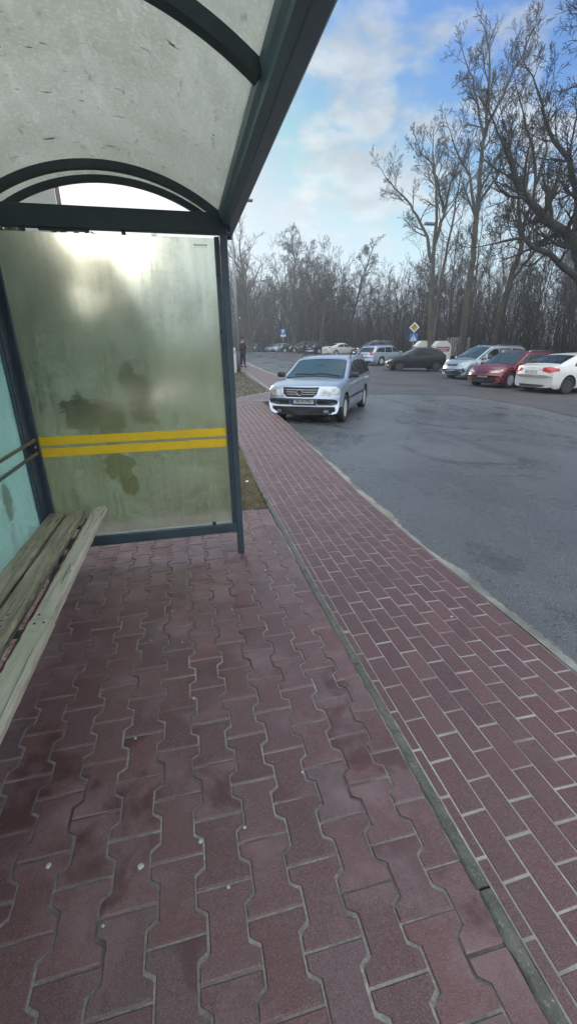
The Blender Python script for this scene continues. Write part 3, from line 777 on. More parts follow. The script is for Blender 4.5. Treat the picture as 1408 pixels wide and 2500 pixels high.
MRIMD = simple('dark_rim', (.05, .05, .052), .5, .5); MWELL = simple('wheel_well', (.008, .008, .009), .95)
m = Mt('headlamp'); m.p(Base_Color=m.mix(m.rng(m.noise(9, 2), .35, .65), (.50, .52, .50), (.22, .24, .24)), Roughness=.12, Specular_IOR_Level=.8, Coat_Weight=1.); MHL = m.m
m = Mt('tail_lamp'); m.p(Base_Color=m.mix(m.rng(m.noise(6, 2), .45, .6), (.42, .02, .02), (.55, .05, .04)), Roughness=.15, Coat_Weight=1.); MTL = m.m
MSEAM = simple('panel_gap', (.012, .012, .013), .8)
MBLUEBAND = simple('plate_band', (.02, .06, .30), .4)

def lerp_tab(tab, x): return interp(tab, x)
class Shell: pass
def car(label, loc, yaw, sp, col, group='cars parked along the far side of the car park', detail=1, plate=None):
    """x forward. sp: nose, tail, W, top[(x,z)], belt[(x,z)], axles (xf,xr), wr, tumble"""
    root = empty('parked_car', loc, yaw, label, 'car', group)
    W = sp['W']/2; nose, tail = sp['nose'], sp['tail']; top = sp['top']; belt = sp['belt']; tum = sp.get('tumble', .34); zb = sp.get('zb', .20)
    ns = 74 if detail > 1 else 54
    xs = [tail+(nose-tail)*(.5-.5*math.cos(math.pi*i/ns))*0.55+ (nose-tail)*(i/ns)*.45 for i in range(ns+1)]
    rows = []
    for x in xs:
        zt = lerp_tab(top, x); zs = min(lerp_tab(belt, x), zt-.05)
        fx = max(0, (x-(nose-.35))/.35); rx = max(0, ((tail+.3)-x)/.3)
        wx = W*(1-.045*fx**2-.04*rx**2)
        zbb = zb+.05*fx**2+.07*rx**2
        ye = .985*wx-(zt-zs)*tum*(1. if zt-zs > .08 else .6)
        P = [(0, zbb), (.80*wx, zbb), (.93*wx, zbb+.02), (.975*wx, zbb+.09), (.995*wx, .40), (1.0*wx, .55), (.998*wx, .5*(.55+zs)), (.992*wx, zs-.03), (.985*wx-.006, zs)]
        P = [(y, min(z, zs) if k > 2 else z) for k, (y, z) in enumerate(P)]
        h = zt-zs
        for q in (.12, .35, .6, .82):
            bow = .018*math.sin(q*math.pi)*min(1, h/.3); P.append((.985*wx-.006-(.985*wx-.006-ye)*q+bow, zs+(h-.035)*q))
        cr = sp.get('crown', .03)
        for q, dz in ((1.0, -.042), (.965, -.014), (.91, .0), (.75, cr*.35), (.5, cr*.7), (.25, cr*.92), (0, cr)):
            P.append((ye*q, zt+dz-.0))
        rows.append((x, P))
    v = []; f = []; n = len(rows[0][1]); nn = 2*n-2
    for x, P in rows:
        full = P + [(-y, z) for y, z in P[-2:0:-1]]
        for y, z in full:
            t_ = max(0, (x-(nose-.6))/.6); c_ = sp.get('cf', .26)*t_*(abs(y)/W)**2.6
            t2 = max(0, ((tail+.5)-x)/.5); c2 = sp.get('cr', .13)*t2*(abs(y)/W)**3
            # windscreen and rear screen bow outwards in plan
            bowx = 0
            if z > lerp_tab(belt, x)-.02 and -.9 < (x-sp['cowl'])/1. < .15: bowx = -.10*(abs(y)/W)**2*(1 if x > -.6 else 0)*sst(sp['cowl']-1.1, sp['cowl']-.3, x)
            # bumper lower part tucks under
            tuck = -.10*t_*max(0, (.38-z)/.2) + .08*t2*max(0, (.36-z)/.2)
            v.append((x-c_+c2+bowx+tuck, y, z))
    for i in range(len(rows)-1):
        for k in range(nn):
            a = i*nn+k; b = i*nn+(k+1) % nn; f.append((a, b, b+nn, a+nn))
    f.append(tuple(range(nn))[::-1]); f.append(tuple(range(len(rows)*nn-nn, len(rows)*nn)))
    pm = col
    me = bpy.data.meshes.new('body'); me.from_pydata(v, [], f); me.update()
    bvh_full = None
    tmp = link_mesh('body', me)
    wr = sp.get('wr', .315); xf, xr = sp['axles']; ar = wr+.055
    bmc = bmesh.new()
    for xx in (xf, xr):
        for s in (-1, 1):
            r_ = bmesh.ops.create_cone(bmc, cap_ends=True, segments=28, radius1=ar, radius2=ar, depth=.34, matrix=Matrix.Translation((xx, s*(W-.08), wr+.01)) @ Matrix.Rotation(R(90), 4, 'X'))
    mc = bpy.data.meshes.new('cut'); bmc.to_mesh(mc); bmc.free(); co = link_mesh('cut', mc)
    bm0 = bmesh.new(); bm0.from_mesh(me); bvh = BVHTree.FromBMesh(bm0); bm0.free()
    md = tmp.modifiers.new('b', 'BOOLEAN'); md.object = co; md.operation = 'DIFFERENCE'; md.solver = 'EXACT'
    bpy.context.view_layer.update()
    me2 = bpy.data.meshes.new_from_object(tmp.evaluated_get(bpy.context.evaluated_depsgraph_get()))
    bpy.data.objects.remove(tmp); bpy.data.objects.remove(co)
    me2.materials.clear(); me2.materials.append(pm); me2.materials.append(MWELL)
    for p in me2.polygons:
        c_ = p.center; inw = False
        for xx in (xf, xr):
            if math.hypot(c_.x-xx, c_.z-wr-.01) < ar+.004 and abs(c_.y) < W-.012 and abs(c_.y) > W-.30 and (abs(p.normal.y) > .9 or math.hypot(c_.x-xx, c_.z-wr-.01) > ar-.02) and c_.z < wr+ar+.03:
                if abs(p.normal.y) > .9 and abs(c_.y) > W-.1: continue
                inw = True
        p.material_index = 1 if (inw or (p.normal.z < -.8 and c_.z < .35) or (sp.get('dark_under') and c_.z < .39 and c_.x > nose-.50)) else 0
        p.use_smooth = not inw
    body = link_mesh('body', me2, root); me2.name = 'body'
    try: me2.set_sharp_from_angle(angle=R(38))
    except Exception: pass
    # ---- projected patches
    def patch(name, poly, view, mat, off=.005, parent=None, cell=.07, loc_only=False):
        """poly in side (x,z)/front(y,z) coordinates, projected on the shell. view: L, R, F, B, T(op)"""
        bm = bmesh.new(); vs = [bm.verts.new((a, b, 0)) for a, b in poly]; bm.faces.new(vs)
        bmesh.ops.triangulate(bm, faces=bm.faces[:])
        for _ in range(6):
            es = [e for e in bm.edges if e.calc_length() > cell]
            if not es: break
            bmesh.ops.subdivide_edges(bm, edges=es, cuts=1); bmesh.ops.triangulate(bm, faces=bm.faces[:])
        for q in bm.verts:
            a, b = q.co.x, q.co.y
            if view in 'LR': s = 1 if view == 'L' else -1; o_ = Vector((a, s*2, b)); d = Vector((0, -s, 0))
            elif view in 'FB': s = 1 if view == 'F' else -1; o_ = Vector((s*5, a, b)); d = Vector((-s, 0, 0))
            else: o_ = Vector((a, b, 3)); d = Vector((0, 0, -1))
            h = bvh.ray_cast(o_, d)
            if h[0] is None:
                h = bvh.find_nearest(o_+d*(2 if view in 'LR' else 5))
            nr = h[1]
            if nr.dot(d) > 0: nr = -nr
            q.co = h[0]+nr*off*.5-d*off*.6
        bmesh.ops.recalc_face_normals(bm, faces=bm.faces[:])
        o = from_bm(name, bm, mat, parent or root, True)
        return o
    H = lambda x: lerp_tab(top, x)
    # side windows
    for side in ('L', 'R'):
        for win in sp['windows']: patch('window', win, side, MCG, .006, cell=.12)
    # windscreen / rear screen as top- or end-projected grids
    def screen(name, x0, x1, inset, mat, trim=.0, yk=None):
        nx, ny = 10, 12; vv = []; ff = []
        for i in range(nx+1):
            x = x0+(x1-x0)*i/nx
            zt = H(x); zs = min(lerp_tab(belt, x), zt-.05); ye = .985*W-(zt-zs)*tum
            yy = ye*.91-inset*.4
            for j in range(ny+1):
                y = yy*(-1+2*j/ny); h = bvh.ray_cast(Vector((x-.0, y, 3)), Vector((0, 0, -1)))
                if h[0] is None: h = (Vector((x, y, zt)), Vector((0, 0, 1)))
                p_ = h[0]+(h[1] if h[1].z > 0 else -h[1])*.006; vv.append(p_)
        for i in range(nx):
            for j in range(ny): a = i*(ny+1)+j; ff.append((a, a+1, a+ny+2, a+ny+1))
        o = from_py(name, vv, ff, mat, root, True)
        bmq = bmesh.new(); bmq.from_mesh(o.data); bmesh.ops.recalc_face_normals(bmq, faces=bmq.faces[:])
        if sum(fc.normal.z for fc in bmq.faces) < 0: bmesh.ops.reverse_faces(bmq, faces=bmq.faces[:])
        bmq.to_mesh(o.data); bmq.free(); return o
    screen('windscreen', *sp['ws'], .05, MCGW)
    screen('rear_window', *sp['rs'], .06, MCG)
    # lamps, grille, bumpers
    for nm, poly, view, mat, off in sp.get('patches', []):
        patch(nm, poly, view, mat, off)
        if view in 'FB' and min(a for a, b in poly) > 0: patch(nm, [(-a, b) for a, b in poly][::-1], view, mat, off)
        if view == 'L': patch(nm, poly, 'R', mat, off)
    # wheels
    def wheel(xx, s):
        wh = empty('wheel', (0, 0, 0)); wh.parent = root; wh.location = (xx, s*(W-.10), wr)
        rr = wr*.66
        b = bmesh.new(); lathe(b, [(rr*.98, -.08), (wr-.018, -.092), (wr-.002, -.075), (wr, -.04), (wr, .04), (wr-.002, .075), (wr-.018, .092), (rr*.98, .085), (rr*.95, .06)], 'y', 28)
        if s < 0: bmesh.ops.scale(b, vec=(1, -1, 1), verts=b.verts[:])
        bmesh.ops.recalc_face_normals(b, faces=b.faces[:])
        from_bm('tyre', b, MTYRE, wh, False)
        b = bmesh.new(); lathe(b, [(rr, .078), (rr*.93, .070), (rr*.90, .02)], 'y', 28, mi=0); lathe(b, [(rr*.90, .02), (rr*.90, -.02), (0.02, -.03)], 'y', 28, mi=1)
        k = sp.get('spokes', 5)
        for i in range(k):
            a = 2*math.pi*i/k
            if sp.get('twin', True):
                for da in (-.13, .13):
                    m_ = Matrix.Rotation(-(a), 3, 'Y') @ Matrix.Rotation(-da*1.2, 3, 'Y')
                    bx(b, m_ @ Vector((rr*.5, .058, rr*da*.2)), (rr*.92, .022, rr*.10), m_, .004)
            else:
                m_ = Matrix.Rotation(-a, 3, 'Y'); bx(b, m_ @ Vector((rr*.5, .058, 0)), (rr*.95, .022, rr*.2), m_, .004)
        lathe(b, [(rr*.22, .05), (rr*.20, .074), (0.0, .078)], 'y', 16)
        for q in b.verts: pass
        if s < 0: bmesh.ops.scale(b, vec=(1, -1, 1), verts=b.verts[:])
        bmesh.ops.recalc_face_normals(b, faces=b.faces[:])
        from_bm('rim', b, [sp.get('rimmat', MRIM), MWELL], wh, False)
    for xx in (xf, xr):
        for s in (-1, 1): wheel(xx, s)
    # mirrors
    mm_ = sp['mirror']
    for s in (-1, 1):
        b = bmesh.new(); bx(b, (mm_[0], s*(W+.07), mm_[1]), (.10, .20, .13), Matrix.Rotation(R(8*s), 3, 'Z'), .035)
        bx(b, (mm_[0]+.02, s*(W-.04), mm_[1]-.04), (.05, .12, .04), None, .01)
        from_bm('mirror', b, sp.get('mirmat', col), root, True)
    # plate
    def plate_at(end, z, txt):
        s = 1 if end == 'F' else -1
        h = bvh.ray_cast(Vector((s*5, 0, z)), Vector((-s, 0, 0)))
        px = h[0].x+s*.018
        fr = part('licence_plate', lambda b: bx(b, (px, 0, z), (.012, .53, .122), None, .004), simple('plate_surround', (.02, .02, .02), .5), root)
        pl = part('plate', lambda b: (bx(b, (px+s*.0075, 0, z), (.004, .515, .108))), MWHITE, fr)
        part('plate_band', lambda b: bx(b, (px+s*.0098, -s*.236, z), (.003, .04, .106)), MBLUEBAND, fr)
        mt_ = Matrix.Translation((px+s*.0105, s*.02, z)) @ Matrix.Rotation(R(90 if s > 0 else -90), 4, 'Z') @ Matrix.Rotation(R(90), 4, 'X')
        if txt: text_mesh('plate_text', txt, .108, MSEAM, fr, mt_ @ Matrix.Diagonal((.86, 1, 1, 1)), .0008, .0015)
        else:
            def bars(b):
                r = random.Random(len(label)*7); y = -.19
                for k in range(7):
                    if k == 2: y += .03
                    bx(b, (px+s*.0098, s*(y+.03), z), (.002, .030, .060+.01*r.random())); y += .052
            part('plate_marks', bars, simple('plate_faded', (.25, .25, .25, .06), .6), fr)
    if 'fplate' in sp: plate_at('F', sp['fplate'], plate)
    if 'rplate' in sp: plate_at('B', sp['rplate'], plate if 'fplate' not in sp else None)
    # seams and handles on both sides
    for s, sd in ((1, 'L'), (-1, 'R')):
        def ln(pts, wdt=.007):
            b = bmesh.new()
            for p0, p1 in zip(pts, pts[1:]):
                n_ = max(2, int(math.hypot(p1[0]-p0[0], p1[1]-p0[1])/.08)); pp = []
                for i in range(n_+1):
                    x = p0[0]+(p1[0]-p0[0])*i/n_; z = p0[1]+(p1[1]-p0[1])*i/n_
                    h = bvh.ray_cast(Vector((x, s*2, z)), Vector((0, -s, 0)))
                    if h[0] is not None: pp.append(h[0]+Vector((0, s*.0005, 0)))
                if len(pp) > 1: tube_pts(b, pp, wdt/2, 4)
            return b
        for pts in sp.get('seams', []):
            from_bm('door_seam', ln(pts), MSEAM, body)
        for (hx, hz) in sp.get('handles', []):
            h = bvh.ray_cast(Vector((hx, s*2, hz)), Vector((0, -s, 0)))
            if h[0] is not None: part('door_handle', lambda b: bx(b, h[0]+Vector((0, s*.012, 0)), (.17, .022, .03), None, .008), sp.get('handmat', col), root)
        if sp.get('rails'):
            x0, x1 = sp['rails']; pts = []
            for i in range(15):
                t_ = i/14; x = x0+(x1-x0)*t_; ye = .985*W-(H(x)-lerp_tab(belt, x))*tum
                pts.append((x, s*(ye*.93), H(x)+(.045 if .04 < t_ < .96 else -.01)))
            b = bmesh.new(); tube_pts(b, pts, .013, 8); from_bm('roof_rail', b, sp.get('railmat', MDARKPL), root)
    return root, patch, bvh

def side_windows(zb0, zb1, pts_top, splits, x0, x1):
    pass
# saloon/estate family of profiles ---------------------------------------
def spec_estate(L=4.68, W=1.746, H=1.49, hood=.93, nose_z=.66, cowl=1.10, roof0=.28, rear_top=-1.95, tailz=.95, wb=2.70, fo=.93, **k):
    xf, xr = wb/2, -wb/2; nose = xf+fo; tail = nose-L
    top = [(tail, .62), (tail+.02, .80), (tail+.05, tailz), (rear_top, H-.115), (rear_top+.25, H-.055), (-.9, H-.03), (-.2, H), (roof0-.12, H-.02), (roof0, H-.06), (cowl, hood+.03), (cowl+.04, hood), ((cowl+nose)/2+.1, hood-.06), (nose-.35, hood-.14), (nose-.13, nose_z+.04), (nose-.04, nose_z-.06), (nose, .52)]
    belt = [(tail, .95), (-1.2, .965), (0, .93), (cowl, .90), (nose, .70)]
    d = dict(nose=nose, tail=tail, W=W, top=top, belt=belt, axles=(xf, xr), cowl=cowl, ws=(cowl-.03, roof0+.03), rs=(tail+.09, rear_top-.04), mirror=(cowl-.28, .98), zb=.19)
    d.update(k); return d

# the silver estate in the foreground
PSILV = paint('silver_paint', (.40, .46, .54), .65, .30)
sp = spec_estate(wr=.315, spokes=7, twin=False, dark_under=True, rails=(.0, -1.9), mirmat=MDARKPL, cf=.34, fo=.90)
n_ = sp['nose']; t_ = sp['tail']
sp['top'] = [(t_, .62), (t_+.02, .80), (t_+.05, .95), (-1.98, 1.33), (-1.75, 1.41), (-1.2, 1.455), (-.7, 1.46), (-.2, 1.435), (.05, 1.40), (.17, 1.355), (1.06, .975), (1.12, .955), (1.55, .915), (n_-.35, .872), (n_-.16, .842), (n_-.08, .80), (n_-.035, .73), (n_-.01, .66), (n_, .58)]
sp['cowl'] = 1.06; sp['ws'] = (1.03, .20); sp['mirror'] = (.76, 1.035)
sp['windows'] = [
    [(.93, .965), (.16, 1.29), (.02, 1.325), (-.07, 1.335), (-.03, .97)],
    [(-.10, .975), (-.14, 1.34), (-.86, 1.355), (-.98, .98)],
    [(-1.06, .985), (-.94, 1.352), (-1.55, 1.32), (-1.84, 1.25), (-2.03, 1.01)]]
hl = [(.44, .665), (.47, .79), (.52, .82), (.64, .82), (.76, .80), (.82, .745), (.835, .67), (.62, .650)]
sp['patches'] = [
    ('headlight', hl, 'F', MHL, .006),
    ('bumper_strip', [(.33, .475), (.33, .535), (.60, .54), (.80, .545), (.80, .485), (.60, .475)], 'F', MDARKPL, .012),
    ('fog_light', [(.50, .285), (.50, .335), (.56, .345), (.61, .335), (.61, .285), (.56, .275)], 'F', MCHROME, .012),
    ('side_moulding', [(.95, .50), (.95, .545), (-.95, .555), (-.95, .51)], 'L', MDARKPL, .010),
    ('tail_light', [(.55, .74), (.55, .98), (.80, 1.0), (.84, .74)], 'B', MTL, .008),
]
sp['seams'] = [[(.99, .30), (1.02, .60), (1.02, .93)], [(-.05, .27), (-.05, .95)], [(-.90, .42), (-1.02, .60), (-1.02, .95)], [(1.0, .27), (-.9, .27)]]
sp['handles'] = [(.12, .84), (-.86, .85)]; sp['handmat'] = PSILV
fx_, fy_ = -.53, -.85
yawV = math.atan2(fy_, fx_)
VP = (3.65, 11.40)
V, vpatch, vb = car('silver estate car with roof rails parked alone by the brick strip in front', (VP[0], VP[1], zg(*VP)-.008), yawV, sp, PSILV, group=None, detail=2)
def frontx(y, z, e=0.):
    h = vb.ray_cast(Vector((5, y, z)), Vector((-1, 0, 0))); return h[0].x+e
gr = vpatch('grille', [(-.41, .825), (.41, .825), (.385, .70), (.30, .635), (-.30, .635), (-.385, .70)], 'F', MBLACK, .008)
for z, hw in ((.785, .39), (.740, .38), (.695, .36)):
    b = bmesh.new(); tube_pts(b, [(frontx(y, z, .010), y, z) for y in [hw*(-1+2*i/10) for i in range(11)]], .0045, 6); from_bm('grille_bar', b, MCHROME, gr)
b = bmesh.new(); tube_pts(b, [(frontx(y, .832, .008), y, .832) for y in [.42*(-1+2*i/12) for i in range(13)]], .008, 6); from_bm('hood_edge', b, MSEAM, V)
# round badge: ring, V over W
ez = .735; exx = frontx(0, ez, .022)
em = part('badge', lambda b: lathe(b, [(0, .0), (.060, 0), (.060, .004), (0, .004)], 'x', 28, (exx-.004, 0, ez)), simple('badge_blue', (.05, .09, .18), .3, .3), gr)
def badge(b):
    n = 36
    lathe(b, [(.058, .003), (.066, .003), (.066, .010), (.058, .010), (.058, .003)], 'x', n, (exx, 0, ez))
    def st(p0, p1):
        d = Vector((0, p1[0]-p0[0], p1[1]-p0[1])); L_ = d.length; a = math.atan2(d.z, d.y)
        bx(b, (exx+.007, (p0[0]+p1[0])/2, ez+(p0[1]+p1[1])/2), (.005, L_, .011), Matrix.Rotation(a, 3, 'X'))
    st((-.026, .052), (0, .008)); st((.026, .052), (0, .008))
    st((-.050, .024), (-.024, -.046)); st((-.024, -.046), (0, .004)); st((0, .004), (.024, -.046)); st((.024, -.046), (.050, .024))
part('badge_letters', badge, MCHROME, em)
# lower intake, plate, bonnet creases, wipers, screen surround
vpatch('lower_intake', [(-.74, .41), (.74, .41), (.74, .30), (.66, .24), (-.66, .24), (-.74, .30)], 'F', MBLACK, .004)
pz = .535; px = frontx(0, pz, .032)
fr = part('licence_plate', lambda b: bx(b, (px-.004, 0, pz-.015), (.012, .56, .135), None, .004), simple('plate_holder', (.02, .03, .06), .5), V)
part('plate', lambda b: bx(b, (px+.004, 0, pz-.012), (.006, .52, .110)), simple('bright_plate', (.82, .82, .80), .35), fr)
part('plate_band', lambda b: bx(b, (px+.0075, -.238, pz-.012), (.003, .042, .108)), MBLUEBAND, fr)
mt_ = Matrix.Translation((px+.0078, .022, pz-.012)) @ Matrix.Rotation(R(90), 4, 'Z') @ Matrix.Rotation(R(90), 4, 'X')
text_mesh('plate_text', 'SL 3779G', .098, MSEAM, fr, mt_ @ Matrix.Diagonal((.92, 1, 1, 1)), .0008, .0006)
for s in (-1, 1):
    b = bmesh.new(); pts = []
    for i in range(9):
        t_ = i/8; x = 1.08+(2.12-1.08)*t_; y = s*(.62-.22*t_)
        h = vb.ray_cast(Vector((x, y, 3)), Vector((0, 0, -1))); pts.append(h[0]+Vector((0, 0, .0)))
    tube_pts(b, pts, .004, 4); from_bm('bonnet_crease', b, PSILV, V)
def topz(x, y, e=.012): h = vb.ray_cast(Vector((x, y, 3)), Vector((0, 0, -1))); return Vector((x, y, h[0].z+e))
for (a0, a1) in (((1.0, .05), (.92, -.52)), ((.98, .62), (.94, .02))):
    b = bmesh.new(); tube_pts(b, [topz(a0[0]+(a1[0]-a0[0])*i/8, a0[1]+(a1[1]-a0[1])*i/8, .018) for i in range(9)], .010, 6); from_bm('wiper', b, MBLACK, V)
b = bmesh.new()
for i in range(1):
    pts = [topz(1.065, -.68+1.36*k/12, .004) for k in range(13)]; tube_pts(b, pts, .016, 6)
    for s in (-1, 1): tube_pts(b, [topz(1.04+(.20-1.04)*k/10, s*(.70-.10*k/10), .002) for k in range(11)], .008, 6)
    tube_pts(b, [topz(.185, -.58+1.16*k/12, .004) for k in range(13)], .008, 6)
from_bm('screen_seal', b, MBLACK, V)
part('rear_view_mirror', lambda b: bx(b, topz(.50, 0, .004), (.04, .22, .012), None, .004), MCGW, V)

# the parked row --------------------------------------------------------
def place(label, x, y, yaw, sp, col, **k):
    return car(label, (x, y, zg(x, y)+.0), yaw, sp, col, **k)
def win_estate(H, zb0=.95, x_f=.98, rt=.24, e=-2.03, et=-1.80):
    return [[(x_f, zb0), (rt, H-.125), (-.07, H-.11), (-.03, zb0+.01)], [(-.10, zb0+.01), (-.14, H-.11), (-.86, H-.12), (-.98, zb0+.03)], [(-1.06, zb0+.035), (-.94, H-.125), (-1.5, H-.145), (et, H-.22), (e, zb0+.07)]]
BODYP = dict(
    white=paint('white_paint', (.62, .61, .57), 0, .35), red=paint('dark_red_paint', (.16, .012, .022), .3, .25), grey=paint('grey_silver_paint', (.33, .38, .44), .55, .3),
    black=paint('black_paint', (.008, .012, .014), .0, .3, .25, .25, .06), pale=paint('pale_blue_silver_paint', (.42, .50, .60), .45, .3), blue=paint('bright_blue_paint', (.03, .17, .50), .2, .25),
    maroon=paint('dark_maroon_paint', (.045, .018, .024), .3, .22), navy=paint('dark_blue_paint', (.016, .026, .050), .0, .3, .3, .3, .08), dark=paint('graphite_paint', (.018, .020, .024), .0, .3, .3, .3, .08))
def lamp_patches(hy0, hy1, hz0, hz1, gz0=.62, gz1=.74, ghw=.36, slant=.05, lower=True):
    P = [('headlight', [(hy0, hz0), (hy0+.04, hz1-slant*.5), (hy1-.02, hz1+slant), (hy1+.02, hz1-.01), (hy1-.06, hz0+.01)], 'F', MHL, .006),
         ('grille', [(-ghw, gz1), (ghw, gz1), (ghw*.8, gz0), (-ghw*.8, gz0)], 'F', MBLACK, .008)]
    if lower: P.append(('lower_intake', [(-.62, .42), (.62, .42), (.52, .27), (-.52, .27)], 'F', MBLACK, .008))
    return P
SEAMS = [[(.99, .30), (1.02, .60), (1.0, .90)], [(-.05, .27), (-.05, .95)], [(-.90, .42), (-1.02, .60), (-1.02, .95)]]

# 1 white saloon, tail towards the viewer
H = 1.48
sv = spec_estate(L=4.63, W=1.865, H=H, hood=.96, wb=2.78, fo=.88, cowl=1.15, roof0=.35, tumble=.36)
t0 = sv['tail']; sv['top'] = [(t0, .70), (t0+.02, .90), (t0+.06, 1.03), (t0+.40, 1.075), (t0+.52, 1.10), (-.98, H-.07), (-.60, H-.02), (-.1, H), (.2, H-.02), (.35, H-.07), (1.15, .98), (1.2, .95), (1.8, .88), (2.05, .78), (2.2, .66), (2.27, .50)]
sv['rs'] = (t0+.56, -1.0); sv['belt'] = [(t0, 1.0), (0, .95), (1.15, .92), (2.3, .7)]
sv['windows'] = [[(.98, .97), (.28, H-.14), (-.07, H-.12), (-.03, .98)], [(-.10, .98), (-.13, H-.12), (-.75, H-.17), (-1.12, H-.32), (-1.22, 1.03)]]
sv['patches'] = [('tail_light', [(.46, .93), (.50, 1.00), (.72, 1.03), (.90, .99), (.92, .86), (.76, .80), (.60, .84)], 'B', MTL, .008),
                 ('tail_light', [(-2.32, .93), (-2.30, .84), (-1.95, .88), (-1.99, .96), (-2.25, 1.0)], 'L', MTL, .008),
                 ('diffuser', [(-.60, .36), (.60, .36), (.56, .27), (-.56, .27)], 'B', MDARKPL, .010),
                 ('exhaust', [(.50, .30), (.50, .35), (.62, .35), (.62, .30)], 'B', MCHROME, .014),
                 ('boot_seam', [(-.70, .645), (.70, .645), (.70, .638), (-.70, .638)], 'B', MSEAM, .006),
                 ('boot_letters', [(-.24, .985), (.24, .985), (.24, .97), (-.24, .97)], 'B', MCHROME, .006)]
sv.update(spokes=5, twin=False, wr=.33, rplate=.84, seams=SEAMS, handles=[(.05, .86), (-.95, .88)], rimmat=MRIMD, cr=.20); sv['mirror'] = (.9, 1.0)
place('white saloon seen from behind at the right end of the row', 15.65, 15.35, .10, sv, BODYP['white'])
# 2 dark red estate
sv = spec_estate(L=4.58, W=1.80, H=1.475, hood=.94, wb=2.73, fo=.86, cowl=1.20, roof0=.25, rear_top=-1.75)
sv['windows'] = win_estate(1.475, .95, 1.0, .2); sv['patches'] = lamp_patches(.40, .82, .64, .73, .62, .72, .33, .06) + [('fog_light', [(.66, .36), (.66, .40), (.78, .41), (.78, .37)], 'F', MCHROME, .008), ('window_trim', [(1.04, .945), (-2.0, .99), (-2.0, 1.005), (1.04, .96)], 'L', MCHROME, .010)]
sv.update(spokes=5, wr=.325, fplate=.50, rails=(.1, -1.8), railmat=MCHROME, seams=SEAMS, handles=[(.05, .84), (-.88, .86)])
place('dark red estate with silver roof rails beside the white saloon', 14.75, 17.85, 3.60-.18, sv, BODYP['red'])
# 3 silver people carrier
H = 1.66
sv = spec_estate(L=4.66, W=1.88, H=H, hood=1.03, wb=2.76, fo=.92, cowl=1.42, roof0=.35, rear_top=-1.95, nose_z=.72, tailz=1.05)
sv['belt'] = [(sv['tail'], 1.08), (0, 1.02), (1.3, .97), (2.3, .75)]
sv['windows'] = [[(1.22, 1.0), (.86, 1.22), (.80, 1.0)], [(.74, 1.01), (.70, 1.27), (.25, H-.15), (-.1, H-.12), (-.06, 1.04)], [(-.12, 1.045), (-.14, H-.12), (-.95, H-.13), (-1.0, 1.07)], [(-1.06, 1.075), (-1.02, H-.13), (-1.6, H-.16), (-1.95, H-.25), (-2.1, 1.12)]]
sv['patches'] = lamp_patches(.45, .85, .72, .84, .70, .80, .40, .07) + [('badge', [(-.10, .745), (.10, .745), (.10, .765), (-.10, .765)], 'F', MCHROME, .014), ('side_intake', [(.70, .40), (.66, .56), (.78, .60), (.84, .42)], 'F', MBLACK, .008), ('side_moulding', [(1.3, 1.0), (.4, 1.50), (.4, 1.53), (1.34, 1.03)], 'L', MDARKPL, .004)]
sv.update(spokes=5, wr=.33, fplate=.52, rails=(.0, -1.9), railmat=MCHROME, seams=SEAMS, handles=[(.0, .92), (-.93, .94)], rimmat=MRIM); sv['mirror'] = (1.0, 1.08)
place('silver people carrier with swept headlamps left of the dark red estate', 16.05, 21.75, 3.30, sv, BODYP['grey'])
# 4 black hatchback seen side on
H = 1.44
sv = spec_estate(L=3.95, W=1.70, H=H, hood=.95, wb=2.46, fo=.80, cowl=1.05, roof0=.15, rear_top=-1.35, nose_z=.68)
sv['windows'] = [[(.88, .95), (.10, H-.13), (-.12, H-.11), (-.08, .96)], [(-.15, .96), (-.18, H-.11), (-.80, H-.14), (-.98, .98)], [(-1.04, .985), (-.88, H-.15), (-1.15, H-.2), (-1.40, 1.02)]]
sv['patches'] = lamp_patches(.40, .78, .62, .74, .62, .72, .30, .02) + [('bumper_strip', [(-.62, .40), (.62, .40), (.62, .36), (-.62, .36)], 'F', MCHROME, .012), ('tail_light', [(.5, .75), (.5, .92), (.74, .92), (.78, .75)], 'B', MTL, .008)]
sv.update(spokes=6, wr=.30, fplate=.50, seams=[[(.86, .3), (.90, .9)], [(-.1, .27), (-.1, .95)]], handles=[(.0, .84), (-.85, .86)], rimmat=MRIMD); sv['mirror'] = (.72, .98)
place('black hatchback parked side on below the donation containers', 15.25, 27.9, 2.92, sv, BODYP['black'])
# 5 pale blue silver estate, tail towards the viewer
sv = spec_estate(L=4.66, W=1.81, H=1.47, hood=.93, wb=2.68, fo=.9, rear_top=-1.92)
sv['windows'] = win_estate(1.47); t0 = sv['tail']
sv['patches'] = [('tail_light', [(.52, .78), (.50, .95), (.86, .97), (.88, .80), (.70, .76)], 'B', MTL, .008), ('tail_light', [(t0+.02, .80), (t0+.02, .96), (t0+.26, .94), (t0+.22, .82)], 'L', MTL, .008), ('rear_bumper', [(-.70, .36), (.70, .36), (.66, .26), (-.66, .26)], 'B', MDARKPL, .010), ('headlight', [(.42, .66), (.46, .78), (.82, .80), (.8, .67)], 'F', MHL, .006)]
sv.update(spokes=5, wr=.32, rplate=.86, rails=(.1, -1.9), railmat=MCHROME, seams=SEAMS, handles=[(.05, .84), (-.88, .86)])
place('pale blue estate seen from behind between the blue car and the black hatchback', 16.35, 35.0, .42, sv, BODYP['pale'])
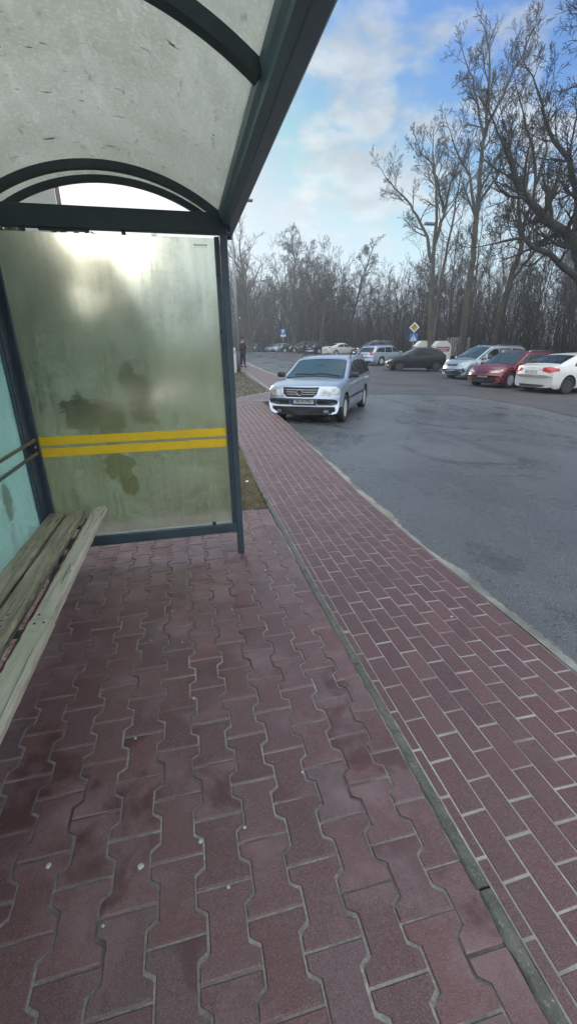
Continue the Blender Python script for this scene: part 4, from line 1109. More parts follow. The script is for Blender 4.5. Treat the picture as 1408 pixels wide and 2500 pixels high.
# 6 bright blue hatchback, 7 maroon van
sv = spec_estate(L=4.2, W=1.76, H=1.46, hood=.95, wb=2.6, fo=.85, rear_top=-1.55); sv['windows'] = win_estate(1.46, e=-1.70, et=-1.5)
sv['patches'] = lamp_patches(.42, .80, .66, .78); sv.update(fplate=.5, detail_=1)
place('bright blue hatchback facing the road behind the pale blue estate', 18.0, 40.8, 3.1, sv, BODYP['blue'])
sv = spec_estate(L=4.75, W=1.87, H=1.74, hood=1.08, wb=2.85, fo=.92, cowl=1.5, roof0=.6, rear_top=-2.1, nose_z=.78, tailz=1.1)
sv['belt'] = [(sv['tail'], 1.12), (0, 1.06), (1.5, 1.02), (2.3, .8)]
sv['windows'] = [[(1.25, 1.06), (.55, 1.58), (-.07, 1.60), (-.03, 1.08)], [(-.10, 1.08), (-.14, 1.60), (-1.0, 1.60), (-1.02, 1.1)], [(-1.08, 1.1), (-1.06, 1.60), (-1.9, 1.56), (-2.2, 1.16)]]
sv['patches'] = lamp_patches(.45, .82, .76, .88, .7, .84); sv.update(fplate=.52, wr=.34, rails=(.3, -2.0), railmat=MCHROME); sv['mirror'] = (1.15, 1.15)
place('tall dark maroon people carrier rising behind the pale blue estate', 20.6, 46.8, 3.1, sv, BODYP['maroon'])
# 8 white fastback
def saloon(H, **k):
    s_ = spec_estate(H=H, **k); t_ = s_['tail']
    s_['top'] = [(t_, .70), (t_+.02, .88), (t_+.06, 1.00), (t_+.36, 1.04), (t_+.48, 1.07), (-.85, H-.07), (-.5, H-.02), (-.1, H), (.15, H-.02), (.3, H-.07), (1.10, .96), (1.16, .93), (1.75, .86), (2.0, .78), (2.18, .66), (2.30, .50)]
    n_ = s_['nose']; s_['top'] = [(x if x < 1.5 else x+(n_-2.30), z) for x, z in s_['top']]
    s_['rs'] = (t_+.52, -.9); s_['windows'] = [[(.95, .96), (.25, H-.14), (-.07, H-.12), (-.03, .97)], [(-.10, .97), (-.13, H-.12), (-.65, H-.16), (-1.1, H-.33), (-1.2, 1.01)]]
    return s_
sv = saloon(1.45, L=4.6, W=1.8, wb=2.7, fo=.88)
sv['patches'] = [('tail_light', [(.50, .88), (.52, 1.0), (.84, 1.0), (.86, .84)], 'B', MTL, .008), ('tail_light', [(sv['tail']+.02, .86), (sv['tail']+.02, .98), (sv['tail']+.3, .97), (sv['tail']+.22, .88)], 'L', MTL, .008), ('rear_bumper', [(-.70, .36), (.70, .36), (.66, .26), (-.66, .26)], 'B', MDARKPL, .010)]
sv.update(rplate=.8)
place('white saloon with sloping roof facing away in the middle of the row', 19.6, 55.0, .35, sv, BODYP['white'])
# 9 dark blue off-roader, 10 black hatchback, 11 black tall car, 12 small dark car
sv = spec_estate(L=4.5, W=1.85, H=1.62, hood=1.02, wb=2.66, fo=.9, rear_top=-1.75, tailz=1.05); sv['windows'] = win_estate(1.62, 1.04, e=-1.9, et=-1.75)
sv['belt'] = [(sv['tail'], 1.06), (0, 1.02), (1.1, .98), (2.3, .75)]
sv['patches'] = [('tail_light', [(.56, .85), (.56, 1.15), (.82, 1.15), (.88, .85)], 'B', MTL, .008), ('rear_bumper', [(-.74, .50), (.74, .50), (.70, .30), (-.70, .30)], 'B', MCHROME, .010)]; sv.update(rplate=.7, wr=.35)
place('dark blue off roader with pale bumper left of the white sloping saloon', 19.2, 61.5, .45, sv, BODYP['navy'])
sv2 = dict(sv)
sv = spec_estate(L=4.3, W=1.8, H=1.46, hood=.95, wb=2.6, fo=.88, rear_top=-1.6); sv['windows'] = win_estate(1.46, e=-1.75, et=-1.55)
sv['patches'] = [('tail_light', [(.50, .80), (.50, .98), (.84, .98), (.86, .80)], 'B', MTL, .008)]; sv.update(rplate=.75)
place('black hatchback with red tail lamps left of the dark blue off roader', 18.3, 64.8, .45, sv, BODYP['dark'])
place('tall black car with pale front lamps beyond the black hatchback', 18.4, 68.6, 2.95, {**sv2, 'patches': lamp_patches(.45, .82, .72, .84), 'fplate': .5}, BODYP['dark'])
sv = spec_estate(L=4.0, W=1.7, H=1.42, hood=.93, wb=2.5, fo=.82, rear_top=-1.4); sv['windows'] = win_estate(1.42, x_f=.9, e=-1.55, et=-1.35); sv['patches'] = lamp_patches(.42, .78, .64, .76); sv.update(fplate=.5, wr=.30)
place('small dark car low between the tall black car and the silver blue coupe', 17.2, 71.0, 3.1, sv, BODYP['black'])
sv = saloon(1.41, L=4.5, W=1.8, wb=2.62, fo=.92); sv['patches'] = lamp_patches(.45, .82, .64, .74); sv.update(fplate=.5, wr=.32)
place('silver blue coupe seen side on at the far end of the row', 16.35, 75.3, 3.80, sv, BODYP['pale'])
sv = saloon(1.42, L=4.4, W=1.78, wb=2.62, fo=.9); sv['patches'] = lamp_patches(.45, .82, .64, .74); sv.update(fplate=.5)
place('dark car with glinting windows farthest left beyond the road', 12.9, 81.5, 4.25, sv, BODYP['dark'])
place('pale car half hidden behind the silver blue coupe', 17.0, 84.0, 4.0, dict(sv), BODYP['pale'])
# ------------------------------------------------------------------ containers, signs, lamps
def P2(x, y, z=0.): return Vector((x, y, zg(x, y)+z))
MSIGNB = simple('sign_blue', (.015, .12, .42), .4, 0, .1, 5); MSIGNW = simple('sign_white', (.60, .60, .57), .5, 0, .08, 5); MSIGNY = simple('sign_yellow', (.32, .23, .03), .5, 0, .15, 5)
MPOLE = simple('galvanised_pole', (.26, .28, .29), .5, .5, .15, 6); MSIGNBK = simple('sign_back', (.25, .26, .27), .5, .4)
MCONT = simple('container_white', (.62, .61, .57), .6, 0, .15, 4, .05); MCRED = simple('sticker_red', (.25, .02, .03), .5)
def container(x, y, rz, label, sticker):
    o = empty('donation_container', P2(x, y), rz, label, 'donation container', 'white clothes donation containers')
    w_, d_, h_ = 1.25, 1.25, 1.85
    part('body', lambda b: extr(b, [(-w_/2, 0), (w_/2, 0), (w_/2, h_*.82), (w_*.22, h_), (-w_*.22, h_), (-w_/2, h_*.82)], -d_/2, d_/2), MCONT, o)
    # chute on the front (-x side towards the road)
    part('chute', lambda b: (box2(b, (-w_/2-.05, -.42, .95), (-w_/2-.002, .42, 1.0)), box2(b, (-w_/2-.05, -.42, 1.42), (-w_/2-.002, .42, 1.46)), box2(b, (-w_/2-.05, -.46, .95), (-w_/2-.002, -.42, 1.46)), box2(b, (-w_/2-.05, .42, .95), (-w_/2-.002, .46, 1.46))), MCONT, o)
    part('hatch', lambda b: box2(b, (-w_/2-.02, -.41, 1.0), (-w_/2-.004, .41, 1.415)), simple('hatch_grey', (.28, .26, .23), .6), o)
    part('handle', lambda b: tube_pts(b, [(-w_/2-.07, -.25, 1.08), (-w_/2-.09, 0, 1.2), (-w_/2-.07, .25, 1.08)], .018, 6), MDARKPL, o)
    if sticker:
        st = part('sticker', lambda b: box2(b, (-.50, -d_/2-.008, 1.08), (.50, -d_/2-.002, 1.42)), MCRED, o)
        def lines(b):
            r = random.Random(3)
            for z, x0, x1 in ((1.30, -.44, .44), (1.18, -.25, .30)):
                xx = x0
                while xx < x1:
                    ww = .03+.03*r.random(); box2(b, (xx, -d_/2-.012, z-.03), (xx+ww, -d_/2-.0085, z+.03)); xx += ww+.02
        part('sticker_text', lines, MWHITE, st)
        part('figure_print', lambda b: (lathe(b, [(0, -.006), (.12, -.006), (.12, -.002), (0, -.002)], 'y', 14, (-.15, -d_/2, .85)), lathe(b, [(0, -.006), (.08, -.006), (.08, -.002), (0, -.002)], 'y', 14, (.18, -d_/2, .78)), box2(b, (-.30, -d_/2-.006, .55), (.0, -d_/2-.002, .74)), box2(b, (.08, -d_/2-.006, .52), (.28, -d_/2-.002, .70))), MDARKPL, st)
container(19.15, 33.9, -.25, 'left white donation container with open hatch above the black hatchback', False)
container(19.75, 32.3, -.25, 'right white donation container with a red sticker on its side', True)

def sign_post(x, y, h, name='post', r=.035, parent=None, mat=None):
    return part(name, lambda b: tube_pts(b, [(0, 0, -.1), (0, 0, h)], r, 10), mat or MPOLE, parent)
def face(o): pass
# crossing + priority
o = empty('road_sign', P2(17.0, 31.6, -.48), math.atan2(-17.0, 31.6)*1.0, 'blue pedestrian crossing sign under a yellow diamond sign on one post', 'road sign')
part('post', lambda b: tube_pts(b, [(0, 0, .3), (0, 0, 3.62)], .035, 10), MPOLE, o)
def rot_sq(b, s, z, y0, y1):
    h = s/2; vs = []
    for yy in (y0, y1): vs.append([b.verts.new(p) for p in ((0, yy, z-h), (h, yy, z), (0, yy, z+h), (-h, yy, z))])
    b.faces.new(vs[0]); b.faces.new(vs[1][::-1])
    for i in range(4): b.faces.new((vs[0][i], vs[1][i], vs[1][(i+1) % 4], vs[0][(i+1) % 4]))
    bmesh.ops.recalc_face_normals(b, faces=b.faces[:])
pr_ = part('priority_plate', lambda b: rot_sq(b, .74, 3.28, -.058, -.048), MSIGNW, o); part('yellow_diamond', lambda b: rot_sq(b, .50, 3.28, -.062, -.0585), MSIGNY, pr_)
cr_ = part('crossing_plate', lambda b: box2(b, (-.29, -.056, 2.28), (.29, -.048, 2.86), .003), MSIGNB, o)
def tri(b):
    for yy in (-.0565,): 
        vs = [b.verts.new(p) for p in ((-.23, yy, 2.35), (.23, yy, 2.35), (0, yy, 2.78))]; b.faces.new(vs)
        vs2 = [b.verts.new((q.co.x, yy-.003, q.co.z)) for q in vs]; b.faces.new(vs2[::-1])
        for i in range(3): b.faces.new((vs[i], vs2[i], vs2[(i+1) % 3], vs[(i+1) % 3]))
    bmesh.ops.recalc_face_normals(b, faces=b.faces[:])
tr_ = part('triangle', tri, MSIGNW, cr_)
def walker(b):
    y = -.0612
    lathe(b, [(0, -.002), (.026, -.002), (.026, .001), (0, .001)], 'y', 12, (.005, y, 2.655))
    def st(p, q, w_):
        d = Vector((q[0]-p[0], 0, q[1]-p[1])); a = math.atan2(d.z, d.x); bx(b, ((p[0]+q[0])/2, y, (p[1]+q[1])/2), (d.length, .003, w_), Matrix.Rotation(-a, 3, 'Y'))
    st((.0, 2.63), (.0, 2.51), .04); st((0, 2.52), (-.06, 2.42), .026); st((0, 2.52), (.05, 2.42), .026); st((0, 2.61), (-.05, 2.55), .018); st((0, 2.61), (.05, 2.55), .018)
    for xx in (-.15, -.06, .04, .13): st((xx-.01, 2.365), (xx+.01, 2.395), .03)
part('walking_figure', walker, MSEAM, tr_)
# parking sign
o = empty('parking_sign', P2(13.6, 61.0), -.12, 'blue parking sign with a white P and a small plate below it', 'road sign')
sign_post(0, 0, 3.0, parent=o)
pk = part('parking_plate', lambda b: box2(b, (-.33, -.056, 2.45), (.33, -.048, 3.10), .003), MSIGNB, o)
text_mesh('letter', 'P', .62, MSIGNW, pk, Matrix.Translation((0, -.060, 2.78)) @ Matrix.Rotation(R(90), 4, 'X'), .002, .02)
sp_ = part('lower_plate', lambda b: box2(b, (-.36, -.056, 2.16), (.36, -.048, 2.41), .003), MSIGNW, o)
part('lower_plate_text', lambda b: box2(b, (-.27, -.060, 2.25), (.27, -.0565, 2.31)), simple('plate_grey', (.2, .3, .45), .5), sp_)

# street lamp beside the person
def flat_lamp(x, y, h, arm, label, ang, group=None, base=True):
    o = empty('street_lamp', Vector((x, y, zp(x, y))), 0, label, 'street lamp', group)
    part('pole', lambda b: tube_pts(b, [(0, 0, -.1), (0, 0, h*.45), (0, 0, h)], [.085, .07, .045], 12), MPOLE, o)
    if base: part('pole_base', lambda b: tube_pts(b, [(0, 0, -.1), (0, 0, 1.05)], .105, 12), simple('pole_base_dark', (.07, .075, .08), .7), o)
    dx, dy = math.cos(ang), math.sin(ang)
    part('arm', lambda b: tube_pts(b, [(0, 0, h-.02), (dx*arm*.5, dy*arm*.5, h+.04), (dx*arm, dy*arm, h+.06)], .03, 8), MPOLE, o)
    part('lamp_head', lambda b: bx(b, (dx*(arm+.30), dy*(arm+.30), h+.06), (.70, .26, .10), Matrix.Rotation(ang, 3, 'Z'), .04), simple('lamp_head', (.14, .16, .18), .5), o)
    return o
flat_lamp(3.02, 24.76, 7.9, .45, 'grey street lamp with flat head rising beside the shelter and the standing person', .05)
o = empty('marker_post', Vector((2.72, 24.0, zp(2.72, 24.0))), 0, 'short white marker post on the grass left of the street lamp', 'post')
part('shaft', lambda b: box2(b, (-.07, -.05, -.1), (.07, .05, 1.25), .01), simple('marker_white', (.50, .52, .54), .6, 0, .1, 4), o)
part('reflector', lambda b: box2(b, (-.05, -.056, .95), (.05, -.0505, 1.12)), simple('marker_grey', (.3, .3, .32), .4), o)
def curved_lamp(x, y, h, dx, dy, label, head, r=.07):
    o = empty('street_lamp', P2(x, y), 0, label, 'street lamp')
    pts = [(0, 0, -.1), (0, 0, h*.6)]
    for i in range(1, 9):
        a = R(90*i/8); pts.append((dx*(1-math.cos(a)), dy*(1-math.cos(a)), h*.78+h*.22*math.sin(a)))
    part('pole', lambda b: tube_pts(b, pts, [r]*2+[r*.7]*8, 8), simple('dark_pole', (.055, .055, .055), .6), o)
    part('lamp_head', lambda b: bx(b, (dx*1.12, dy*1.12, h), (.7, .28, .12), Matrix.Rotation(math.atan2(dy, dx), 3, 'Z'), .05), simple('dark_head', (.05, .05, .05), .5), o)
curved_lamp(8.9, 60, 8.6, 1.9, .2, 'dark curved street lamp among the bare trees left of the parking sign', 1)
def arm_lamp():
    x, y = 21.3, 36.0; o = empty('street_lamp', P2(x, y), 0, 'pale street lamp pole whose head reaches left in front of the forked tree', 'street lamp')
    part('pole', lambda b: tube_pts(b, [(0, 0, -.1), (0, 0, 6), (-.05, 0, 9.6)], [.11, .085, .06], 10), simple('pale_pole', (.22, .22, .21), .6), o)
    part('arm', lambda b: tube_pts(b, [(-.05, 0, 9.55), (-.4, 0, 10.1), (-1.0, 0, 10.35)], .04, 8), MPOLE, o)
    part('lamp_head', lambda b: bx(b, (-1.35, 0, 10.38), (.95, .34, .2), None, .06), simple('head_grey', (.22, .22, .22), .5), o)
arm_lamp()
# notice boards and green fence beyond the bins
o = empty('notice_board', P2(23.2, 35.2), -.5, 'white painted board with grey scribbles standing at the wood edge', 'board')
part('panel', lambda b: (box2(b, (-.95, -.03, .6), (-.05, 0, 2.1)), box2(b, (.05, -.03, .6), (.9, 0, 2.05))), simple('board_white', (.30, .32, .31), .8, 0, .35, 6), o)
part('leg', lambda b: box2(b, (-.9, .001, -.1), (-.82, .06, 2.0)), MPOLE, o); part('leg', lambda b: box2(b, (.8, .001, -.1), (.88, .06, 2.0)), MPOLE, o)
def scrib(b):
    r = random.Random(8)
    for k in range(9): x0 = -.8+1.5*r.random(); z0 = .75+1.0*r.random(); bx(b, (x0, -.034, z0), (.05+.2*r.random(), .004, .05), Matrix.Rotation(r.random()*3, 3, 'Y'))
part('scribble', scrib, simple('scribble_grey', (.06, .07, .07), .8), o)
o = empty('fence', P2(27.5, 34.5), -.35, 'low green fence running behind the parked people carrier', 'fence')
part('mesh_panel', lambda b: [box2(b, (-4+.12*i, -.01, .1), (-4+.12*i+.045, .01, 1.75)) for i in range(80)], simple('fence_green', (.045, .10, .075), .6), o)
part('rail', lambda b: (box2(b, (-4, -.02, .3), (5.6, -.011, .36)), box2(b, (-4, -.02, 1.5), (5.6, -.011, 1.56))), simple('fence_rail', (.04, .08, .06), .6), o)
for xx in (-4.05, -.9, 2.3, 5.6): part('post', lambda b: box2(b, (xx, .011, -.1), (xx+.07, .07, 1.9)), simple('fence_post', (.05, .08, .06), .6), o)

# ------------------------------------------------------------------ person
def skin_mesh(name, verts, edges, radii, mat, parent, sub=2, root=0):
    me = bpy.data.meshes.new(name); me.from_pydata(verts, edges, []); o = link_mesh(name, me)
    md = o.modifiers.new('s', 'SKIN'); md.use_smooth_shade = True
    for i, r_ in enumerate(radii):
        sv_ = me.skin_vertices[0].data[i]; sv_.radius = (r_, r_) if not isinstance(r_, tuple) else r_; sv_.use_root = (i == root)
    ms = o.modifiers.new('u', 'SUBSURF'); ms.levels = sub; ms.render_levels = sub
    bpy.context.view_layer.update()
    me2 = bpy.data.meshes.new_from_object(o.evaluated_get(bpy.context.evaluated_depsgraph_get()))
    bpy.data.objects.remove(o); me2.materials.clear(); me2.materials.append(mat); me2.name = name
    return link_mesh(name, me2, parent)
MCOAT = simple('navy_coat', (.014, .018, .028), .85, 0, .25, 12, .2); MTROU = simple('dark_trousers', (.010, .011, .014), .9, 0, .2, 12); MSKIN = simple('skin', (.42, .24, .17), .6, 0, .08, 20)
MHAT = simple('dark_cap', (.010, .011, .014), .9); MHAIR = simple('grey_hair', (.16, .15, .14), .9); MSHOE = simple('black_shoe', (.008, .008, .009), .5)
px_, py_ = 3.84, 29.2
PE = empty('person', (px_, py_, zp(px_, py_)), R(-52), 'person in dark coat and cap standing on the sidewalk with raised hands', 'person')
# faces +y locally; 1.74 m
vb_ = [(0, 0, .93), (0, 0, 1.10), (0, .01, 1.28), (0, .02, 1.43), (0, .03, 1.50), (0, .045, 1.57), (0, .05, 1.66),
       (-.19, .01, 1.42), (-.25, .03, 1.17), (-.13, .25, 1.14), (-.09, .31, 1.15),
       (.19, .01, 1.42), (.25, .04, 1.17), (.12, .27, 1.20), (.07, .32, 1.23),
       (-.10, 0, .86), (-.12, .02, .48), (-.13, -.02, .09), (-.13, .12, .045),
       (.10, 0, .86), (.11, .03, .48), (.13, .03, .09), (.14, .17, .045)]
eb_ = [(0, 1), (1, 2), (2, 3), (3, 4), (4, 5), (5, 6), (3, 7), (7, 8), (8, 9), (9, 10), (3, 11), (11, 12), (12, 13), (13, 14), (0, 15), (15, 16), (16, 17), (17, 18), (0, 19), (19, 20), (20, 21), (21, 22)]
rb_ = [(.15, .11), (.14, .105), (.16, .11), (.10, .08), .052, .068, .085, .062, .048, .038, .03, .062, .048, .038, .03, .085, .058, .042, .03, .085, .058, .042, .03]
skin_mesh('body', vb_, eb_, rb_, MSKIN, PE)
vc = [(0, 0, .80), (0, 0, .95), (0, 0, 1.12), (0, .005, 1.30), (0, .015, 1.42), (0, .03, 1.475), (-.20, .0, 1.41), (-.26, .03, 1.16), (-.14, .235, 1.135), (.20, .0, 1.41), (.26, .04, 1.16), (.13, .25, 1.185)]
ec = [(0, 1), (1, 2), (2, 3), (3, 4), (4, 5), (4, 6), (6, 7), (7, 8), (4, 9), (9, 10), (10, 11)]
rc = [(.215, .16), (.205, .155), (.195, .145), (.205, .14), (.125, .10), (.075, .07), .085, .070, .054, .085, .070, .054]
skin_mesh('coat', vc, ec, rc, MCOAT, PE, root=1)
vt = [(0, 0, .88), (-.10, 0, .80), (-.12, .02, .48), (-.13, -.02, .10), (.10, 0, .80), (.11, .03, .48), (.13, .03, .10)]
skin_mesh('trousers', vt, [(0, 1), (1, 2), (2, 3), (0, 4), (4, 5), (5, 6)], [(.15, .12), .105, .082, .066, .105, .082, .066], MTROU, PE)
for s, yy in ((-1, -.02), (1, .03)):
    skin_mesh('shoe', [(s*.13, yy-.06, .045), (s*.135, yy+.05, .045), (s*.145, yy+.17, .035)], [(0, 1), (1, 2)], [(.045, .045), (.048, .045), (.042, .033)], MSHOE, PE)
part('cap', lambda b: (lathe(b, [(.0, .095), (.06, .088), (.098, .055), (.106, .01), (.100, -.012), (0, -.012)], 'z', 20, (0, .045, 1.705)), bx(b, (0, .145, 1.700), (.14, .09, .014), None, .006)), MHAT, PE, True)
part('hair', lambda b: lathe(b, [(.0, .0), (.088, .0), (.094, -.03), (.088, -.075), (.05, -.10), (0, -.10)], 'z', 18, (0, .030, 1.695)), MHAIR, PE, True)
def nose(b): bx(b, (0, .135, 1.635), (.025, .035, .04), None, .008)
part('nose', nose, MSKIN, PE, True)
for s in (-1, 1):
    part('ear', lambda b: bx(b, (s*.088, .045, 1.64), (.018, .035, .06), None, .007), MSKIN, PE, True)
    hx, hy, hz = (-.09, .32, 1.15) if s < 0 else (.07, .33, 1.23)
    hv = [(hx, hy-.03, hz), (hx*.9, hy+.03, hz+.01)]; he = [(0, 1)]; hr = [.026, .034]
    for k in range(4):
        n0 = len(hv); bxx = hx*.9+(-.027+.018*k); ln_ = (.030, .036, .034, .026)[k]
        hv += [(bxx, hy+.055, hz+.018), (bxx, hy+.055+ln_*.7, hz+.02), (bxx-s*.004, hy+.055+ln_, hz-.008)]; he += [(1, n0), (n0, n0+1), (n0+1, n0+2)]; hr += [.010, .009, .008]
    n0 = len(hv); hv += [(hx*.9-s*.035, hy+.02, hz+.03), (hx*.9-s*.040, hy+.05, hz+.045)]; he += [(1, n0), (n0, n0+1)]; hr += [.011, .009]
    skin_mesh('hand', hv, he, hr, MSKIN, PE, 1)
ph = empty('phone', PE.matrix_world @ Vector((0, 0, 0)), 0)
bpy.data.objects.remove(ph)
mwp = Matrix.Translation(PE.location) @ Matrix.Rotation(R(-52), 4, 'Z')
loc = mwp @ Vector((-.01, .40, 1.21))
o = part('phone', lambda b: bx(b, (0, 0, 0), (.15, .075, .009), Matrix.Rotation(R(-35), 3, 'X'), .003), MBLACK, None); o.location = loc; o.rotation_euler = (0, 0, R(-52))
tag(o, 'small dark phone held in both hands of the standing person', 'phone')

# ------------------------------------------------------------------ trees
class Tree:
    def __init__(s, seed): s.r = random.Random(seed); s.v = []; s.f = []; s.tv = []; s.tf = []; s.pv = []; s.pf = []
    def tube(s, pts, rads, n, twig):
        V_, F_ = (s.tv, s.tf) if twig else (s.v, s.f)
        ref = Vector((.3, .9, .1)); base = len(V_)
        for i, p in enumerate(pts):
            d = (pts[min(i+1, len(pts)-1)]-pts[max(i-1, 0)])
            if d.length < 1e-6: d = Vector((0, 0, 1))
            d.normalize(); u = d.cross(ref)
            if u.length < .05: u = d.cross(Vector((0, 0, 1)))
            u.normalize(); w_ = d.cross(u)
            for k in range(n):
                a = 2*math.pi*k/n; q = p+(u*math.cos(a)+w_*math.sin(a))*rads[i]; V_.append((q.x, q.y, q.z))
        for i in range(len(pts)-1):
            for k in range(n):
                a = base+i*n+k; b = base+i*n+(k+1) % n; F_.append((a, b, b+n, a+n))
    def branch(s, p, d, L_, r0, lvl, maxl, droop, dens, seg=None, up_=.25, minr=.006):
        r = s.r; n = seg or max(3, int(4-lvl*.3)+ (3 if lvl < 2 else 0)); pts = [p.copy()]; rads = [r0]; q = p.copy(); dd = d.normalized()
        st = L_/n; jit = .10+.04*lvl
        for i in range(n):
            dd = (dd+Vector((r.gauss(0, jit), r.gauss(0, jit), r.gauss(0, jit*.8)+up_*(.35 if lvl > 0 else .1)-droop*lvl*.06))).normalized()
            q = q+dd*st; pts.append(q.copy()); rads.append(max(minr, r0*(1-.78*(i+1)/n)))
        twig = r0 < .028
        s.tube(pts, rads, 7 if r0 > .10 else (5 if r0 > .04 else 3), twig)
        if lvl >= maxl: return pts
        nb = max(2, int(dens[min(lvl, len(dens)-1)]*(.8+.4*r.random())))
        for k in range(nb):
            t_ = .22+.78*(k+.5*r.random())/nb if lvl > 0 else .32+.66*(k+.5*r.random())/nb
            i = min(n-1, int(t_*n)); fr_ = t_*n-i; pp = pts[i].lerp(pts[i+1], fr_)
            ax = (pts[i+1]-pts[i]).normalized(); side = ax.cross(Vector((r.gauss(0, 1), r.gauss(0, 1), r.gauss(0, 1)))).normalized()
            ang = R(28+26*r.random()); nd = ax*math.cos(ang)+side*math.sin(ang)
            rr_ = rads[i]*(.50+.2*r.random()); ll = L_*(.42+.28*r.random())*(1.12-.55*t_)
            s.branch(pp, nd, ll, max(minr, rr_), lvl+1, maxl, droop, dens, None, up_, minr)
        return pts
    def limb(s, pts, r0, r1, lvl, maxl, dens, k_from=.25, n_side=10, side_len=3., up_=.25, minr=.006):
        """hand-placed main limb with procedural side branches"""
        P = [Vector(p) for p in pts]; fine = []
        for a, b in zip(P, P[1:]):
            for t_ in (0, .33, .67): fine.append(a.lerp(b, t_)+Vector((s.r.gauss(0, .04), s.r.gauss(0, .04), 0)))
        fine.append(P[-1]); m_ = len(fine); rads = [r0+(r1-r0)*(i/(m_-1))**.8 for i in range(m_)]
        s.tube(fine, rads, 9, False)
        for k in range(n_side):
            t_ = k_from+(1-k_from)*(k+s.r.random())/n_side; i = min(m_-2, int(t_*(m_-1))); pp = fine[i]
            ax = (fine[i+1]-fine[i]).normalized(); side = ax.cross(Vector((s.r.gauss(0, 1), s.r.gauss(0, 1), s.r.gauss(0, 1)))).normalized()
            ang = R(30+30*s.r.random()); nd = ax*math.cos(ang)+side*math.sin(ang)
            s.branch(pp, nd, side_len*(.6+.7*s.r.random())*(1.15-.5*t_), max(minr*1.5, rads[i]*(.38+.2*s.r.random())), 1, maxl, 0, dens, None, up_, minr)
        s.branch(fine[-1], (fine[-1]-fine[-2]), side_len*.8, r1, 1, maxl, 0, dens, None, up_, minr)
    def pods(s, n, size):
        """dry seed clusters hanging on the twigs"""
        if not s.tv: return
        nv = len(s.tv)
        for _ in range(n):
            p = Vector(s.tv[s.r.randrange(nv)])+Vector((s.r.gauss(0, .12), s.r.gauss(0, .12), s.r.gauss(0, .12)-.04))
            k = len(s.pv); a = Vector((s.r.gauss(0, 1), s.r.gauss(0, 1), s.r.gauss(0, 1))).normalized()*size; b = a.cross(Vector((s.r.gauss(0, 1), s.r.gauss(0, 1), s.r.gauss(0, 1)))).normalized()*size*.45
            s.pv += [tuple(p-a), tuple(p+b), tuple(p+a), tuple(p-b)]; s.pf.append((k, k+1, k+2, k+3))
    def build(s, root, bark_, twigm, podm=None, off=Vector((0, 0, 0))):
        out = []
        for nm, V_, F_, m_ in (('trunk', s.v, s.f, bark_), ('crown', s.tv, s.tf, twigm), ('seed_pods', s.pv, s.pf, podm or MPOD)):
            if not F_: continue
            a = np.array(V_, dtype=np.float32)-np.array(off, dtype=np.float32)
            me = bpy.data.meshes.new(nm); me.vertices.add(len(a)); me.vertices.foreach_set('co', a.ravel())
            fl = np.array([i for q in F_ for i in q], dtype=np.int32); me.loops.add(len(fl)); me.loops.foreach_set('vertex_index', fl)
            cnt = np.array([len(q) for q in F_], dtype=np.int32); me.polygons.add(len(cnt)); me.polygons.foreach_set('loop_start', np.concatenate([[0], np.cumsum(cnt)[:-1]]).astype(np.int32))
            me.materials.append(m_); me.update(calc_edges=True); me.validate()
            if nm == 'trunk': me.polygons.foreach_set('use_smooth', [True]*len(cnt))
            out.append(link_mesh(nm, me, root))
        return out
GTR = 'large bare trees behind the parked cars'
def hero(label, base, limbs, seed, bark_=None, twigm=None, dens=(7, 6, 5), minr=.0070, pods=0, group=GTR, maxl=4):
    T = Tree(seed)
    for L_ in limbs: T.limb(L_['p'], L_['r'][0], L_['r'][1], 0, L_.get('maxl', maxl), dens, L_.get('k', .25), L_.get('n', 10), L_.get('l', 3.), L_.get('up', .25), minr)
    if pods: T.pods(pods, .07)
    b = Vector(base); b.z = zg(b.x, b.y)-.1
    root = empty('bare_tree', b, 0, label, 'tree', group)
    T.build(root, bark_ or MBARK, twigm or MTWIG, off=b)
hero('tallest straight bare tree with one fork high above the silver people carrier', (20.7, 31, 0), [
    dict(p=[(20.7, 31.0, 0.0), (20.75, 31.0, 2.87), (20.71, 31.0, 5.6), (20.72, 31.0, 8.17), (20.66, 31.0, 10.6), (20.6, 31.0, 12.89), (20.52, 31.0, 14.62), (20.45, 31.0, 16.49), (20.29, 31.0, 18.07)], r=(.30, .06), n=16, k=.42, l=2.8),
    dict(p=[(20.52, 31.0, 14.42), (20.6, 30.3, 15.27), (20.9, 29.8, 16.44), (21.3, 29.5, 17.54), (21.8, 29.4, 18.7)], r=(.12, .03), n=12, k=.3, l=2.),
    dict(p=[(20.53, 31.0, 14.4), (20.32, 31.8, 16.2), (19.9, 32.0, 17.6), (19.3, 32.3, 18.8)], r=(.10, .03), n=10, k=.2, l=1.8),
    dict(p=[(20.66, 31.0, 9.6), (20.45, 32, 12.5), (20.0, 33.0, 14.0), (19.5, 33.3, 15.2)], r=(.12, .03), n=10, k=.3, l=2.2),
    dict(p=[(20.7, 31.0, 10.6), (21.2, 30.4, 11.7), (22.0, 30.0, 12.9)], r=(.10, .025), n=8, k=.2, l=2.)], 11, dens=(7, 6, 5), maxl=4)
